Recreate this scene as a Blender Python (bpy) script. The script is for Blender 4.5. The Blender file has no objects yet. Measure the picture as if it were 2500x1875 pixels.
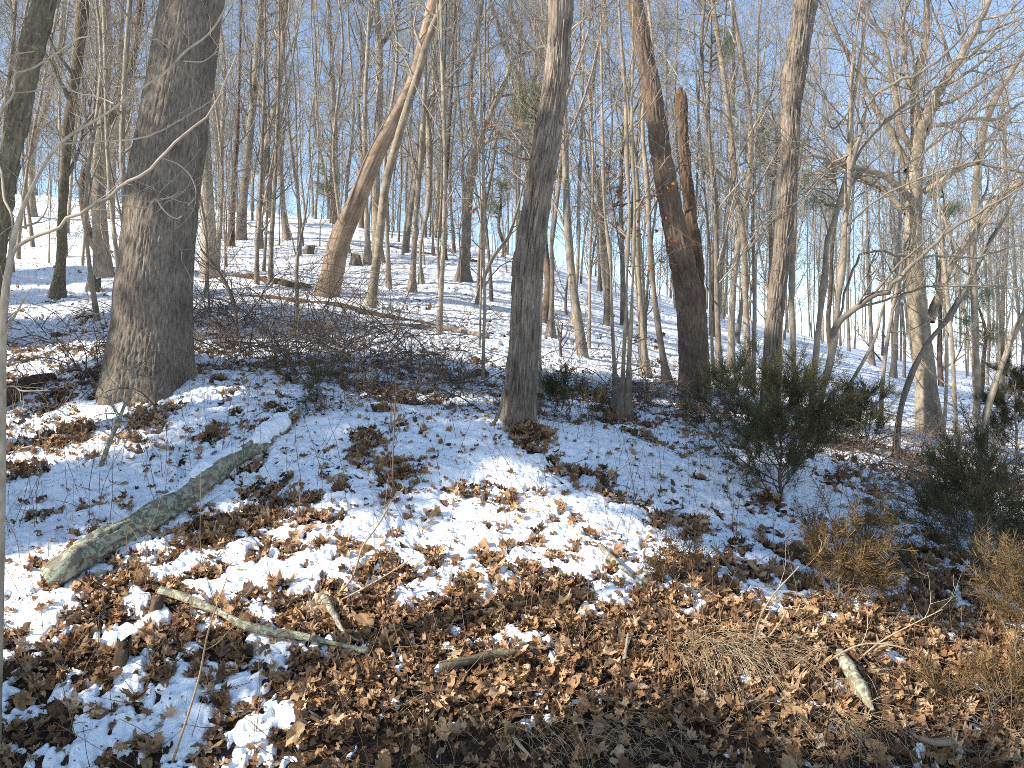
import bpy, math
import numpy as np
from math import radians, sin, cos, pi

# ------------------------------------------------------------------ camera, sky, sun
scene = bpy.context.scene
COL = scene.collection
CAMZ = 1.6
cam_d = bpy.data.cameras.new('camera')
cam = bpy.data.objects.new('camera', cam_d)
COL.objects.link(cam)
cam.location = (0, 0, CAMZ)
cam.rotation_euler = (radians(90), 0, 0)
cam_d.sensor_width = 36
cam_d.lens = 31.18
cam_d.clip_start = 0.05
cam_d.clip_end = 600
scene.camera = cam

SUN_H = np.array([-0.93, -0.37]); SUN_H = SUN_H / np.linalg.norm(SUN_H)
SUN_EL = 31.0
sd = np.array([SUN_H[0] * cos(radians(SUN_EL)), SUN_H[1] * cos(radians(SUN_EL)), sin(radians(SUN_EL))])
world = bpy.data.worlds.new('World')
scene.world = world
world.use_nodes = True
wn = world.node_tree
bg = wn.nodes['Background']
sky = wn.nodes.new('ShaderNodeTexSky')
sky.sky_type = 'NISHITA'
sky.sun_disc = False
sky.sun_elevation = radians(SUN_EL)
sky.sun_rotation = math.atan2(sd[0], sd[1])
sky.altitude = 300
sky.air_density = 0.9
sky.dust_density = 0.1
sky.ozone_density = 0.9
wn.links.new(sky.outputs[0], bg.inputs[0])
bg.inputs[1].default_value = 0.135
sl = bpy.data.lights.new('sun', 'SUN')
sl.energy = 4.9
sl.angle = radians(0.53)
sl.color = (1.0, 0.925, 0.80)
sun = bpy.data.objects.new('sun', sl)
COL.objects.link(sun)
from mathutils import Vector
sun.rotation_euler = Vector(sd.tolist()).to_track_quat('Z', 'Y').to_euler()
sun.location = (-20, -8, 25)
vs = scene.view_settings
vs.view_transform = 'Standard'
vs.look = 'None'
vs.exposure = 1.1
vs.gamma = 1.0
scene.render.engine = 'CYCLES'
scene.cycles.use_denoising = False
scene.cycles.filter_width = 0.9
scene.cycles.max_bounces = 5
scene.cycles.diffuse_bounces = 3
scene.cycles.glossy_bounces = 2
scene.cycles.transmission_bounces = 2
scene.cycles.transparent_max_bounces = 4

# ------------------------------------------------------------------ numeric helpers
RNG = np.random.default_rng(11)
LAT = np.random.default_rng(5).random((64, 64, 64)).astype(np.float32)


def vn(p):
    p = np.asarray(p, dtype=np.float64)
    i = np.floor(p).astype(np.int64)
    f = p - i
    f = f * f * (3 - 2 * f)
    i &= 63
    j = (i + 1) & 63
    x0, y0, z0 = i[..., 0], i[..., 1], i[..., 2]
    x1, y1, z1 = j[..., 0], j[..., 1], j[..., 2]
    fx, fy, fz = f[..., 0], f[..., 1], f[..., 2]
    a = LAT[x0, y0, z0] * (1 - fx) + LAT[x1, y0, z0] * fx
    b = LAT[x0, y1, z0] * (1 - fx) + LAT[x1, y1, z0] * fx
    c = LAT[x0, y0, z1] * (1 - fx) + LAT[x1, y0, z1] * fx
    d = LAT[x0, y1, z1] * (1 - fx) + LAT[x1, y1, z1] * fx
    return (a * (1 - fy) + b * fy) * (1 - fz) + (c * (1 - fy) + d * fy) * fz


def fbm2(x, y, s, octs, gain=0.5, seed=0.0):
    out = 0; amp = 1; tot = 0
    for k in range(octs):
        q = np.stack([x / s + 17.3 * k + seed, y / s + 5.1 * k - seed, np.full_like(x, 3.7 * k + seed)], -1)
        out = out + amp * vn(q); tot += amp
        amp *= gain; s *= 0.5
    return out / tot


FS = 1916.0 / 0.8848
def S(sx, sy, d):
    """a point of the photograph (2500 wide) at forward distance d"""
    return np.array([(sx - 1250.0) / FS * d, d, CAMZ + (937.5 - sy) / FS * d])

OR = {1: (0, 0), 2: (825, 0), 3: (1650, 0), 4: (0, 600), 5: (825, 600), 6: (1650, 600)}
def c(k, x, y, w=None):
    o = OR[k]
    r = (o[0] + x / 2.552, o[1] + y / 2.552)
    return r if w is None else r + (w / 2.552,)

# ------------------------------------------------------------------ terrain height
DN = np.array([0.5, 3, 4, 5.5, 7, 8.5, 10, 12.5, 16, 22, 30, 42, 60, 130])
PX = np.array([-400, 0, 325, 650, 1106, 1600, 2000, 2212, 2700])
ZT = np.array([
    [-.05, -.55, -.64, .18, .55, 1.08, 1.65, 2.30, 3.30, 4.9, 7.2, 11.2, 13.5, 14],
    [-.05, -.55, -.64, .15, .52, 1.02, 1.55, 2.18, 3.18, 4.7, 6.9, 10.7, 12.8, 13],
    [-.05, -.55, -.64, .15, .54, 1.15, 1.72, 2.22, 3.18, 4.52, 6.6, 10.1, 12.2, 13],
    [-.05, -.55, -.64, .16, .65, 1.33, 1.55, 2.12, 3.18, 4.35, 6.37, 9.65, 11.5, 12],
    [-.05, -.55, -.64, .16, .61, 1.27, 1.34, 1.79, 2.50, 4.06, 5.66, 7.84, 9.0, 10],
    [-.05, -.55, -.64, .11, .43, .91, 1.08, 1.22, 1.60, 2.28, 3.3, 4.66, 5.4, 8],
    [-.05, -.58, -.72, -.04, .20, .52, .60, .64, .76, 1.08, 1.6, 2.25, 2.8, 9],
    [-.05, -.6, -.78, -.14, .03, .24, .27, .29, .32, .45, .65, .93, 1.6, 10],
    [-.05, -.6, -.8, -.18, -.05, .12, .14, .15, .16, .25, .4, .6, 1.4, 10]])
LU = np.linspace(-0.80, 0.80, 161)
LD = np.linspace(math.log(0.5), math.log(130), 321)
def _table():
    rows = np.array([np.interp(LD, np.log(DN), r) for r in ZT])
    us = (PX - 1106) / 1916.0
    t = np.array([np.interp(LU, us, rows[:, k]) for k in range(len(LD))]).T
    def blur(a, n, axis):
        k = np.hanning(n + 2)[1:-1]; k /= k.sum()
        pad = [(0, 0), (0, 0)]; pad[axis] = (n // 2, n // 2)
        a = np.pad(a, pad, mode='edge')
        return np.apply_along_axis(lambda m: np.convolve(m, k, 'valid'), axis, a)
    return blur(blur(t, 25, 0), 9, 1)
TAB = _table()
def HB(x, y):
    x = np.asarray(x, float); y = np.asarray(y, float)
    yy = np.clip(y, 0.5, 129.9)
    u = np.clip(x / np.maximum(yy, 1.0), -0.7999, 0.7999)
    fu = (u + 0.8) / 1.6 * 160
    fd = (np.log(yy) - LD[0]) / (LD[-1] - LD[0]) * 320
    iu = np.clip(fu.astype(int), 0, 159); idd = np.clip(fd.astype(int), 0, 319)
    a = fu - iu; b = fd - idd
    return (TAB[iu, idd] * (1 - a) * (1 - b) + TAB[iu + 1, idd] * a * (1 - b)
            + TAB[iu, idd + 1] * (1 - a) * b + TAB[iu + 1, idd + 1] * a * b)
def H(x, y):
    x = np.asarray(x, float); y = np.asarray(y, float)
    n = fbm2(x, y, 1.6, 3) - 0.5
    amp = np.clip((y - 3) / 4, 0.2, 1)
    return HB(x, y) + n * 0.28 * amp
def dground(sx, sy, lo=3.0, hi=70.0):
    for d in np.geomspace(lo, hi, 900):
        p = S(sx, sy, d)
        if p[2] <= float(H(p[0], p[1])):
            return d
    return hi

# how much of the ground lies under snow: 0 none .. 1 all
CD = np.array([3, 4.7, 5.02, 5.4, 6.1, 6.8, 7.6, 8.5, 9.4, 11, 13, 15, 20, 130])
CP = np.array([0, 325, 650, 1106, 1500, 1800, 2000, 2212])
CV = np.array([
    [.50, .58, .68, .76, .80, .78, .76, .72, .60, .50, .66, .92, .99, 1.05],
    [.48, .56, .60, .68, .78, .82, .82, .82, .76, .66, .82, .97, 1.02, 1.06],
    [.32, .38, .32, .44, .68, .76, .80, .85, .80, .54, .62, .92, 1.0, 1.06],
    [.14, .20, .20, .32, .70, .82, .86, .90, .84, .60, .68, .92, 1.0, 1.06],
    [.05, .06, .10, .20, .64, .80, .85, .88, .82, .56, .76, .93, 1.0, 1.05],
    [.04, .06, .10, .24, .52, .70, .80, .82, .72, .58, .76, .90, .98, 1.04],
    [.06, .10, .20, .34, .54, .66, .72, .76, .68, .58, .76, .88, .95, 1.0],
    [.08, .14, .26, .38, .50, .60, .66, .70, .60, .52, .68, .82, .92, .98]])
CUS = (CP - 1106) / 1916.0
def cover(x, y):
    x = np.asarray(x, float); y = np.asarray(y, float)
    u = np.clip(x / np.maximum(y, 1.0), CUS[0], CUS[-1])
    yy = np.clip(y, CD[0], CD[-1])
    iu = np.clip(np.searchsorted(CUS, u) - 1, 0, len(CUS) - 2)
    idd = np.clip(np.searchsorted(CD, yy) - 1, 0, len(CD) - 2)
    a = (u - CUS[iu]) / (CUS[iu + 1] - CUS[iu]); b = (yy - CD[idd]) / (CD[idd + 1] - CD[idd])
    return (CV[iu, idd] * (1 - a) * (1 - b) + CV[iu + 1, idd] * a * (1 - b)
            + CV[iu, idd + 1] * (1 - a) * b + CV[iu + 1, idd + 1] * a * b)
def gp(sx, sy):
    d = dground(sx, sy); p = S(sx, sy, d); return p[0], p[1]
HOLES = [gp(a, b_) + (r, k) for a, b_, r, k in [   # leaf heaps that break the snow, and banks of clean snow (negative)
    (1295, 1070, .30, 1.2), (905, 1085, .22, .8), (980, 1160, .25, .8), (880, 1130, .2, .6), (1130, 1215, .2, .6), (1230, 1235, .2, .6),
    (1400, 1165, .16, .6), (1480, 1220, .2, .6), (1560, 1070, .16, .6), (360, 1040, .35, .7), (520, 1070, .22, .6), (160, 1075, .4, .7), (690, 1040, .25, .8),
    (330, 985, .2, .5), (60, 1160, .25, .7), (420, 1000, .2, .5), (1880, 1240, .22, .6), (1700, 1300, .2, .6), (540, 1310, .2, .6), (100, 1250, .3, .5), (700, 1120, .15, .5), (640, 1330, .2, .5),
    (1100, 1120, .5, -.5), (1450, 1080, .5, -.4), (1230, 1180, .3, -.3), (1150, 1050, .5, -.5), (620, 960, .5, -.5), (500, 1180, .25, -.6), (560, 1350, .16, -.9), (680, 1385, .16, -.9), (620, 1450, .12, -.9), (840, 1400, .14, -.9), (1060, 1460, .14, -.9),
    (1240, 1570, .14, -.9), (1310, 1590, .12, -.9), (1130, 1580, .10, -.9), (1780, 1530, .08, -.9), (560, 1440, .1, -.7), (400, 1800, .25, -.6), (650, 1790, .18, -.7), (330, 1660, .2, -.4), (470, 1740, .3, -.5), (690, 1800, .15, -.6), (860, 1740, .1, -.5), (880, 1620, .1, -.6)]]
def snow_depth(x, y):
    """positive where snow lies, metres"""
    wx = x + 0.10 * (fbm2(x, y, 0.2, 2, seed=9) - .5); wy = y + 0.10 * (fbm2(x, y, 0.2, 2, seed=4) - .5)
    n = (0.22 * fbm2(wx, wy, 0.60, 2, seed=2) + 0.34 * fbm2(wx, wy, 0.17, 2, seed=7) + 0.27 * fbm2(wx, wy, 0.065, 2, seed=1) + 0.17 * fbm2(wx, wy, 0.028, 1, seed=8))
    n = np.clip((n - 0.5) * 3.3 + 0.5, 0, 1)           # spread towards uniform
    e = cover(x, y) - n
    for hx, hy, hr, ha in HOLES:
        e = e - .40 * ha * np.exp(-((x - hx) ** 2 + ((y - hy) * .8) ** 2) / (hr * (.8 if ha < 0 else .58)) ** 2)
    return np.where(e > 0, 0.046 * (1 - np.exp(-e * 3.6)), e * 0.16)

# ------------------------------------------------------------------ mesh builder
class MB:
    def __init__(s): s.v = []; s.b = []; s.f = []; s.n = 0
    def add(s, v, f, b=None):
        v = np.asarray(v, float).reshape(-1, 3)
        s.v.append(v); s.b.append(v if b is None else np.asarray(b, float).reshape(-1, 3))
        for q in (f if isinstance(f, list) else [f]):
            s.f.append(np.asarray(q, np.int64) + s.n)
        s.n += len(v)
        return s
    def tubes(s, P, R, sides=4, cap=False):
        P = np.asarray(P, float); R = np.asarray(R, float)
        if P.ndim == 2: P = P[None]; R = R[None]
        N, K, _ = P.shape
        if N == 0: return s
        T = np.gradient(P, axis=1)
        T /= np.linalg.norm(T, axis=2, keepdims=True) + 1e-9
        m = T.mean(1)
        ref = np.where((np.abs(m[:, 2]) > 0.75)[:, None], np.array([0, 1.0, 0]), np.array([0, 0, 1.0]))[:, None, :]
        A = np.cross(T, ref); A /= np.linalg.norm(A, axis=2, keepdims=True) + 1e-9
        B = np.cross(T, A)
        th = np.arange(sides) / sides * 2 * pi
        ct, st = np.cos(th)[None, None, :, None], np.sin(th)[None, None, :, None]
        r = R[:, :, None, None]
        V = P[:, :, None, :] + r * (ct * A[:, :, None, :] + st * B[:, :, None, :])
        L = np.concatenate([np.zeros((N, 1)), np.cumsum(np.linalg.norm(np.diff(P, axis=1), axis=2), 1)], 1)
        off = (np.arange(N) * 1.37)[:, None, None]
        bk = np.stack(np.broadcast_arrays(r[..., 0] * ct[..., 0] + off, r[..., 0] * st[..., 0] + off * .5, L[:, :, None] + off), -1)
        idx = np.arange(N * K * sides).reshape(N, K, sides)
        a = idx[:, :-1]; b_ = idx[:, 1:]
        q = np.stack([a, np.roll(a, -1, 2), np.roll(b_, -1, 2), b_], -1).reshape(-1, 4)
        fs = [q]
        if cap:
            fs.append(idx[:, 0, ::-1].reshape(N, sides)); fs.append(idx[:, -1].reshape(N, sides))
        return s.add(V, fs, bk)
    def scatter(s, tv, tf, pos, M):
        """copies of a small template; M (N,3,3) turns and scales it"""
        tv = np.asarray(tv, float)
        if tv.ndim == 2: tv = np.broadcast_to(tv, (len(pos),) + tv.shape)
        V = np.einsum('nij,nkj->nki', M, tv) + pos[:, None, :]
        k = tv.shape[1]
        fs = [(np.asarray(t)[None] + (np.arange(len(pos)) * k)[:, None, None]).reshape(-1, np.asarray(t).shape[1]) for t in tf]
        return s.add(V, fs)
    def mesh(s, name, mat, smooth=True):
        me = bpy.data.meshes.new(name)
        v = np.concatenate(s.v).astype(np.float32)
        loops = np.concatenate([f.ravel() for f in s.f]).astype(np.int32)
        cnt = np.concatenate([np.full(len(f), f.shape[1]) for f in s.f]).astype(np.int32)
        st = np.concatenate([[0], np.cumsum(cnt)[:-1]]).astype(np.int32)
        me.vertices.add(len(v)); me.vertices.foreach_set('co', v.ravel())
        me.loops.add(len(loops)); me.loops.foreach_set('vertex_index', loops)
        me.polygons.add(len(cnt)); me.polygons.foreach_set('loop_start', st)
        me.update(calc_edges=True)
        if smooth: me.polygons.foreach_set('use_smooth', np.ones(len(cnt), bool))
        at = me.attributes.new('bk', 'FLOAT_VECTOR', 'POINT')
        at.data.foreach_set('vector', np.concatenate(s.b).astype(np.float32).ravel())
        me.materials.append(mat)
        return me
    def build(s, name, mat, parent=None, smooth=True):
        o = bpy.data.objects.new(name, s.mesh(name, mat, smooth))
        COL.objects.link(o)
        if parent is not None: o.parent = parent
        return o

def tag(o, label=None, cat=None, group=None, kind=None):
    if label: o['label'] = label
    if cat: o['category'] = cat
    if group: o['group'] = group
    if kind: o['kind'] = kind
    return o
def thing(name, label, cat, loc=(0, 0, 0), group=None):
    o = bpy.data.objects.new(name, None)
    o.empty_display_size = 0.2
    COL.objects.link(o); o.location = [float(q) for q in loc]
    return tag(o, label, cat, group)
class Local(MB):
    """points are given in world space and stored relative to an origin"""
    def __init__(s, o): super().__init__(); s.o = np.asarray(o, float)
    def mesh(s, *a, **k):
        s.v = [v - s.o for v in s.v]
        return super().mesh(*a, **k)

def unit(v): return v / (np.linalg.norm(v, axis=-1, keepdims=True) + 1e-9)
def resample(pts, K, cols=3):
    pts = np.asarray(pts, float)
    t = np.concatenate([[0], np.cumsum(np.linalg.norm(np.diff(pts[:, :3], axis=0), axis=1))])
    n = len(pts)
    m = np.gradient(pts, t, axis=0) if n > 2 else np.repeat((pts[1:] - pts[:1]) / t[1], 2, 0)
    q = np.linspace(0, t[-1], K)
    i = np.clip(np.searchsorted(t, q) - 1, 0, n - 2)
    h = (t[i + 1] - t[i]); s_ = ((q - t[i]) / h)[:, None]; h = h[:, None]
    return ((2 * s_**3 - 3 * s_**2 + 1) * pts[i] + (s_**3 - 2 * s_**2 + s_) * h * m[i]
            + (-2 * s_**3 + 3 * s_**2) * pts[i + 1] + (s_**3 - s_**2) * h * m[i + 1])
def grow(rng, P, R, n, t0, t1, length, ang, K, up=0.15, wob=0.25, rf=0.55, rmin=0.0022, taper=0.15):
    """n children for each parent path -> paths and radii (length: metres, or a callable of t)"""
    N, Kp, _ = P.shape
    t = rng.uniform(t0, t1, (N, n)) if n < 4 else t0 + (t1 - t0) * (np.arange(n)[None] + rng.uniform(0, 1, (N, n))) / n
    f = t * (Kp - 1); i = np.clip(f.astype(int), 0, Kp - 2); a = (f - i)[..., None]
    r_ = np.arange(N)[:, None]
    base = P[r_, i] * (1 - a) + P[r_, i + 1] * a
    rad = R[r_, i] * (1 - a[..., 0]) + R[r_, i + 1] * a[..., 0]
    tan = unit(P[r_, i + 1] - P[r_, i])
    rv = unit(rng.normal(size=(N, n, 3)))
    side = unit(rv - (rv * tan).sum(-1, keepdims=True) * tan)
    an = rng.normal(ang, 0.22, (N, n))[..., None]
    d = unit(tan * np.cos(an) + side * np.sin(an))
    L = (length(t) if callable(length) else np.full((N, n), length)) * rng.uniform(0.55, 1.25, (N, n))
    base = base.reshape(-1, 3); d = d.reshape(-1, 3); L = L.reshape(-1); rad = rad.reshape(-1)
    out = [base]; p = base
    for k in range(K - 1):
        d = unit(d + rng.normal(0, wob, d.shape) + np.array([0, 0, up]))
        p = p + d * (L / (K - 1))[:, None]
        out.append(p)
    PP = np.stack(out, 1)
    r0 = np.clip(rad * rf * rng.uniform(0.7, 1.15, rad.shape), rmin, None)
    RR = r0[:, None] * np.linspace(1, taper, K)[None]
    return PP, np.maximum(RR, rmin * 0.55)

# ------------------------------------------------------------------ materials
def newmat(name):
    m = bpy.data.materials.new(name); m.use_nodes = True
    n = m.node_tree; b = n.nodes['Principled BSDF']
    b.inputs['Roughness'].default_value = 0.85
    b.inputs['Specular IOR Level'].default_value = 0.2
    return m, n, b
def node(n, t, **k):
    o = n.nodes.new(t)
    for q, v in k.items():
        if q in o.inputs: o.inputs[q].default_value = v
        else: setattr(o, q, v)
    return o
def ramp(n, stops):
    r = n.nodes.new('ShaderNodeValToRGB')
    e = r.color_ramp.elements
    while len(e) < len(stops): e.new(0.5)
    for x, (p, col) in zip(e, stops):
        x.position = p; x.color = tuple(col) + (1,)
    return r
def mixc(n, fac, a, b, blend='MIX'):
    m = n.nodes.new('ShaderNodeMix'); m.data_type = 'RGBA'; m.blend_type = blend
    for s_, v in ((0, fac), (6, a), (7, b)):
        if hasattr(v, 'links'): n.links.new(v, m.inputs[s_])
        else: m.inputs[s_].default_value = v if s_ == 0 else tuple(v) + (1,)
    return m.outputs[2]
def bark(name, dark, light, across=60, along=7, bump=0.6, dist=0.01, lichen=None, lich_amt=0.5, rnd=0.0, patch=None, patch_at=0.58):
    m, n, b = newmat(name)
    at = node(n, 'ShaderNodeAttribute', attribute_name='bk')
    mp = node(n, 'ShaderNodeMapping'); mp.inputs['Scale'].default_value = (across, across, along)
    n.links.new(at.outputs['Vector'], mp.inputs[0])
    nz = node(n, 'ShaderNodeTexNoise', Scale=1.0, Detail=5.0, Roughness=0.65)
    n.links.new(mp.outputs[0], nz.inputs['Vector'])
    rp = ramp(n, [(0.30, dark), (0.68, light)])
    n.links.new(nz.outputs[0], rp.inputs[0])
    colr = rp.outputs[0]
    big = node(n, 'ShaderNodeTexNoise', Scale=2.2, Detail=3.0)
    n.links.new(at.outputs['Vector'], big.inputs['Vector'])
    br = ramp(n, [(0.3, (.62, .62, .62)), (0.7, (1.25, 1.2, 1.15))])
    n.links.new(big.outputs[0], br.inputs[0])
    colr = mixc(n, 1.0, colr, br.outputs[0], 'MULTIPLY')
    if rnd:
        oi = n.nodes.new('ShaderNodeObjectInfo')
        rr = ramp(n, [(0.0, (1 - rnd, 1 - rnd, 1 - rnd)), (0.5, (1, .97, .93)), (1.0, (1 + rnd * .8, 1 + rnd * .68, 1 + rnd * .5))])
        n.links.new(oi.outputs['Random'], rr.inputs[0])
        colr = mixc(n, 1.0, colr, rr.outputs[0], 'MULTIPLY')
    for colv, amt, sc in ((patch, patch_at, 5.0), (lichen, 1 - lich_amt, 24.0)):
        if colv is None: continue
        l = node(n, 'ShaderNodeTexNoise', Scale=sc, Detail=6.0, Roughness=0.7)
        n.links.new(at.outputs['Vector'], l.inputs['Vector'])
        lr = ramp(n, [(amt, (0, 0, 0)), (min(amt + .07, 1), (1, 1, 1))])
        n.links.new(l.outputs[0], lr.inputs[0])
        colr = mixc(n, lr.outputs[0], colr, colv)
    n.links.new(colr, b.inputs['Base Color'])
    bp = node(n, 'ShaderNodeBump', Strength=bump, Distance=dist)
    n.links.new(nz.outputs[0], bp.inputs['Height'])
    n.links.new(bp.outputs[0], b.inputs['Normal'])
    return m
def leafmat(name, cols, transl=0.25, rough=0.6):
    m, n, b = newmat(name)
    g = n.nodes.new('ShaderNodeNewGeometry')
    rp = ramp(n, [(i / (len(cols) - 1), q) for i, q in enumerate(cols)])
    n.links.new(g.outputs['Random Per Island'], rp.inputs[0])
    nz = node(n, 'ShaderNodeTexNoise', Scale=70.0, Detail=3.0)
    tc = n.nodes.new('ShaderNodeTexCoord'); n.links.new(tc.outputs['Object'], nz.inputs['Vector'])
    br = ramp(n, [(0.3, (.7, .68, .66)), (0.7, (1.15, 1.12, 1.1))])
    n.links.new(nz.outputs[0], br.inputs[0])
    colr = mixc(n, 1.0, rp.outputs[0], br.outputs[0], 'MULTIPLY')
    n.links.new(colr, b.inputs['Base Color'])
    b.inputs['Roughness'].default_value = rough
    if transl:
        t = n.nodes.new('ShaderNodeBsdfTranslucent'); n.links.new(colr, t.inputs[0])
        mx = n.nodes.new('ShaderNodeMixShader'); mx.inputs[0].default_value = transl
        n.links.new(b.outputs[0], mx.inputs[1]); n.links.new(t.outputs[0], mx.inputs[2])
        n.links.new(mx.outputs[0], n.nodes['Material Output'].inputs[0])
    return m

M = {}
M['oak'] = bark('oak_bark', (.075, .06, .048), (.25, .212, .175), 50, 12, .8, .008, lichen=(.25, .25, .2), lich_amt=.36)
M['shag'] = bark('shagbark', (.06, .046, .036), (.30, .25, .205), 60, 4.5, .9, .012, patch=(.25, .235, .20), patch_at=.62)
M['pine'] = bark('pine_bark', (.06, .042, .032), (.19, .14, .105), 40, 10, .6, .01)
M['snag'] = bark('bare_snag_wood', (.15, .095, .062), (.38, .30, .225), 34, 1.6, .5, .008, patch=(.24, .12, .07), patch_at=.58)
M['dark'] = bark('dark_rotten_wood', (.045, .03, .022), (.16, .105, .07), 35, 5, .7, .012)
M['beech'] = bark('pale_grey_bark', (.15, .122, .092), (.35, .29, .22), 14, 6, .3, .005, lichen=(.34, .35, .27), lich_amt=.4)
M['grey'] = bark('grey_bark', (.12, .104, .087), (.34, .302, .252), 40, 8, .4, .006, lichen=(.33, .34, .28), lich_amt=.38, rnd=.38)
M['twig'] = bark('twig_bark', (.155, .14, .122), (.36, .33, .285), 30, 10, .2, .002, rnd=.35)
M['pale'] = bark('pale_sapling_bark', (.22, .18, .14), (.43, .37, .29), 30, 12, .2, .002)
M['lichen'] = bark('lichen_log_bark', (.12, .10, .072), (.30, .26, .20), 40, 10, .9, .014, lichen=(.35, .37, .265), lich_amt=.52)
M['mossy'] = bark('mossy_bark', (.07, .055, .04), (.20, .16, .115), 40, 9, .8, .012, lichen=(.17, .19, .11), lich_amt=.46)
M['brush'] = bark('bramble_bark', (.075, .06, .05), (.22, .18, .15), 30, 10, .1, .002, rnd=.2)
M['litter_leaf'] = leafmat('fallen_leaf', [(.06, .036, .022), (.25, .14, .07), (.43, .26, .13), (.58, .39, .22), (.34, .195, .10), (.64, .48, .32), (.12, .07, .042), (.48, .29, .15), (.08, .048, .03), (.34, .20, .11)], .3)
M['rust_leaf'] = leafmat('hanging_leaf', [(.30, .11, .04), (.42, .19, .08), (.25, .12, .06)], .35)
M['gold_leaf'] = leafmat('yellow_leaf', [(.55, .33, .10), (.60, .37, .13)], .3)
M['tan_leaf'] = leafmat('tan_leaf', [(.50, .35, .2), (.44, .28, .15)], .25)
M['cedar'] = leafmat('cedar_foliage', [(.04, .05, .024), (.06, .07, .034), (.08, .07, .037), (.05, .057, .026), (.12, .085, .045), (.068, .072, .033)], .15, .7)
M['cedar_brown'] = leafmat('browned_cedar_foliage', [(.13, .08, .04), (.25, .16, .08), (.09, .07, .035), (.20, .11, .055), (.07, .07, .03), (.30, .20, .10)], .2, .7)
M['needle'] = leafmat('pine_needles', [(.11, .14, .055), (.17, .19, .08), (.13, .15, .06), (.20, .19, .09)], .2, .6)
M['straw'] = leafmat('dry_grass', [(.50, .40, .26), (.62, .52, .37), (.36, .26, .15), (.54, .44, .30)], .2)
M['stalk'] = leafmat('weed_stalk', [(.17, .10, .06), (.24, .15, .09), (.12, .075, .05), (.30, .21, .13)], 0)

m, n, b = newmat('snow')
tc = n.nodes.new('ShaderNodeTexCoord')
nz = node(n, 'ShaderNodeTexNoise', Scale=38.0, Detail=6.0, Roughness=0.65)
n.links.new(tc.outputs['Object'], nz.inputs['Vector'])
rp = ramp(n, [(.3, (.80, .82, .85)), (.7, (.88, .89, .90))]); n.links.new(nz.outputs[0], rp.inputs[0])
n.links.new(rp.outputs[0], b.inputs['Base Color'])
b.inputs['Roughness'].default_value = .55
bp = node(n, 'ShaderNodeBump', Strength=.55, Distance=.02); n.links.new(nz.outputs[0], bp.inputs['Height'])
n.links.new(bp.outputs[0], b.inputs['Normal'])
M['snow'] = m
m, n, b = newmat('forest_soil')
tc = n.nodes.new('ShaderNodeTexCoord')
nz = node(n, 'ShaderNodeTexNoise', Scale=40.0, Detail=8.0, Roughness=0.7)
n.links.new(tc.outputs['Object'], nz.inputs['Vector'])
rp = ramp(n, [(.3, (.022, .014, .010)), (.5, (.055, .034, .021)), (.72, (.12, .075, .045))]); n.links.new(nz.outputs[0], rp.inputs[0])
n.links.new(rp.outputs[0], b.inputs['Base Color'])
bp = node(n, 'ShaderNodeBump', Strength=.9, Distance=.03); n.links.new(nz.outputs[0], bp.inputs['Height'])
n.links.new(bp.outputs[0], b.inputs['Normal'])
M['soil'] = m

# ------------------------------------------------------------------ ground and snow
def sheet(us, ys, dz, mat, name):
    U, Y = np.meshgrid(us, ys)
    X = U * Y
    Z = dz(X, Y)
    nr, nc = X.shape
    idx = np.arange(nr * nc).reshape(nr, nc)
    q = np.stack([idx[:-1, :-1], idx[:-1, 1:], idx[1:, 1:], idx[1:, :-1]], -1).reshape(-1, 4)
    mb = MB(); mb.add(np.stack([X, Y, Z], -1), q)
    return mb.build(name, mat)
tag(sheet(np.linspace(-.9, .9, 420), np.geomspace(2.0, 130, 420), lambda x, y: H(x, y), M['soil'], 'ground'),
    kind='structure')
gx, gy = np.meshgrid(np.linspace(-170, 170, 171), np.linspace(-60, 300, 181))
gz = HB(gx, gy) - 0.35 - 1.2 * np.clip((gy - 4) / 30, 0, 1) * (np.abs(gx) < .9 * gy)
idx = np.arange(gx.size).reshape(gx.shape)
q = np.stack([idx[:-1, :-1], idx[:-1, 1:], idx[1:, 1:], idx[1:, :-1]], -1).reshape(-1, 4)
mb = MB(); mb.add(np.stack([gx, gy, gz], -1), q)
tag(mb.build('terrain', M['snow']), kind='structure')

def snow_z(x, y):
    s_ = snow_depth(x, y)
    lump = (fbm2(x, y, .22, 3, seed=3) - .5) * .05 + (fbm2(x, y, .05, 2, seed=6) - .5) * .016
    return H(x, y) + s_ + np.where(s_ > 0, lump * np.clip(s_ / .03, 0, 1) * np.clip(8.5 / y, .2, 1), -.01) + .004
tag(sheet(np.linspace(-.72, .72, 1150), np.concatenate([np.geomspace(2.6, 16, 760), np.geomspace(16.1, 130, 160)]), snow_z, M['snow'], 'snow'),
    kind='structure')

# ------------------------------------------------------------------ trees
def twigs(rng, mb, P, R, lv, lens, t0=.3, t1=.98, ang=.85, up=.12, first_sides=6, rmin=.0022, collect=None):
    """lv = children per parent at each level"""
    for k, (n_, L_) in enumerate(zip(lv, lens)):
        K = (7, 5, 4, 3)[min(k, 3)]
        P2, R2 = grow(rng, P, R, n_, t0 if k == 0 else .18, t1, L_, ang if k == 0 else .75, K, up if k == 0 else .05,
                      .16 + .06 * k, .5 if k == 0 else .6, rmin)
        mb.tubes(P2, R2, (first_sides, 4, 3, 3)[min(k, 3)])
        P, R = P2, R2
        if collect is not None: collect.append((P2, R2))
    return P, R

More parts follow.
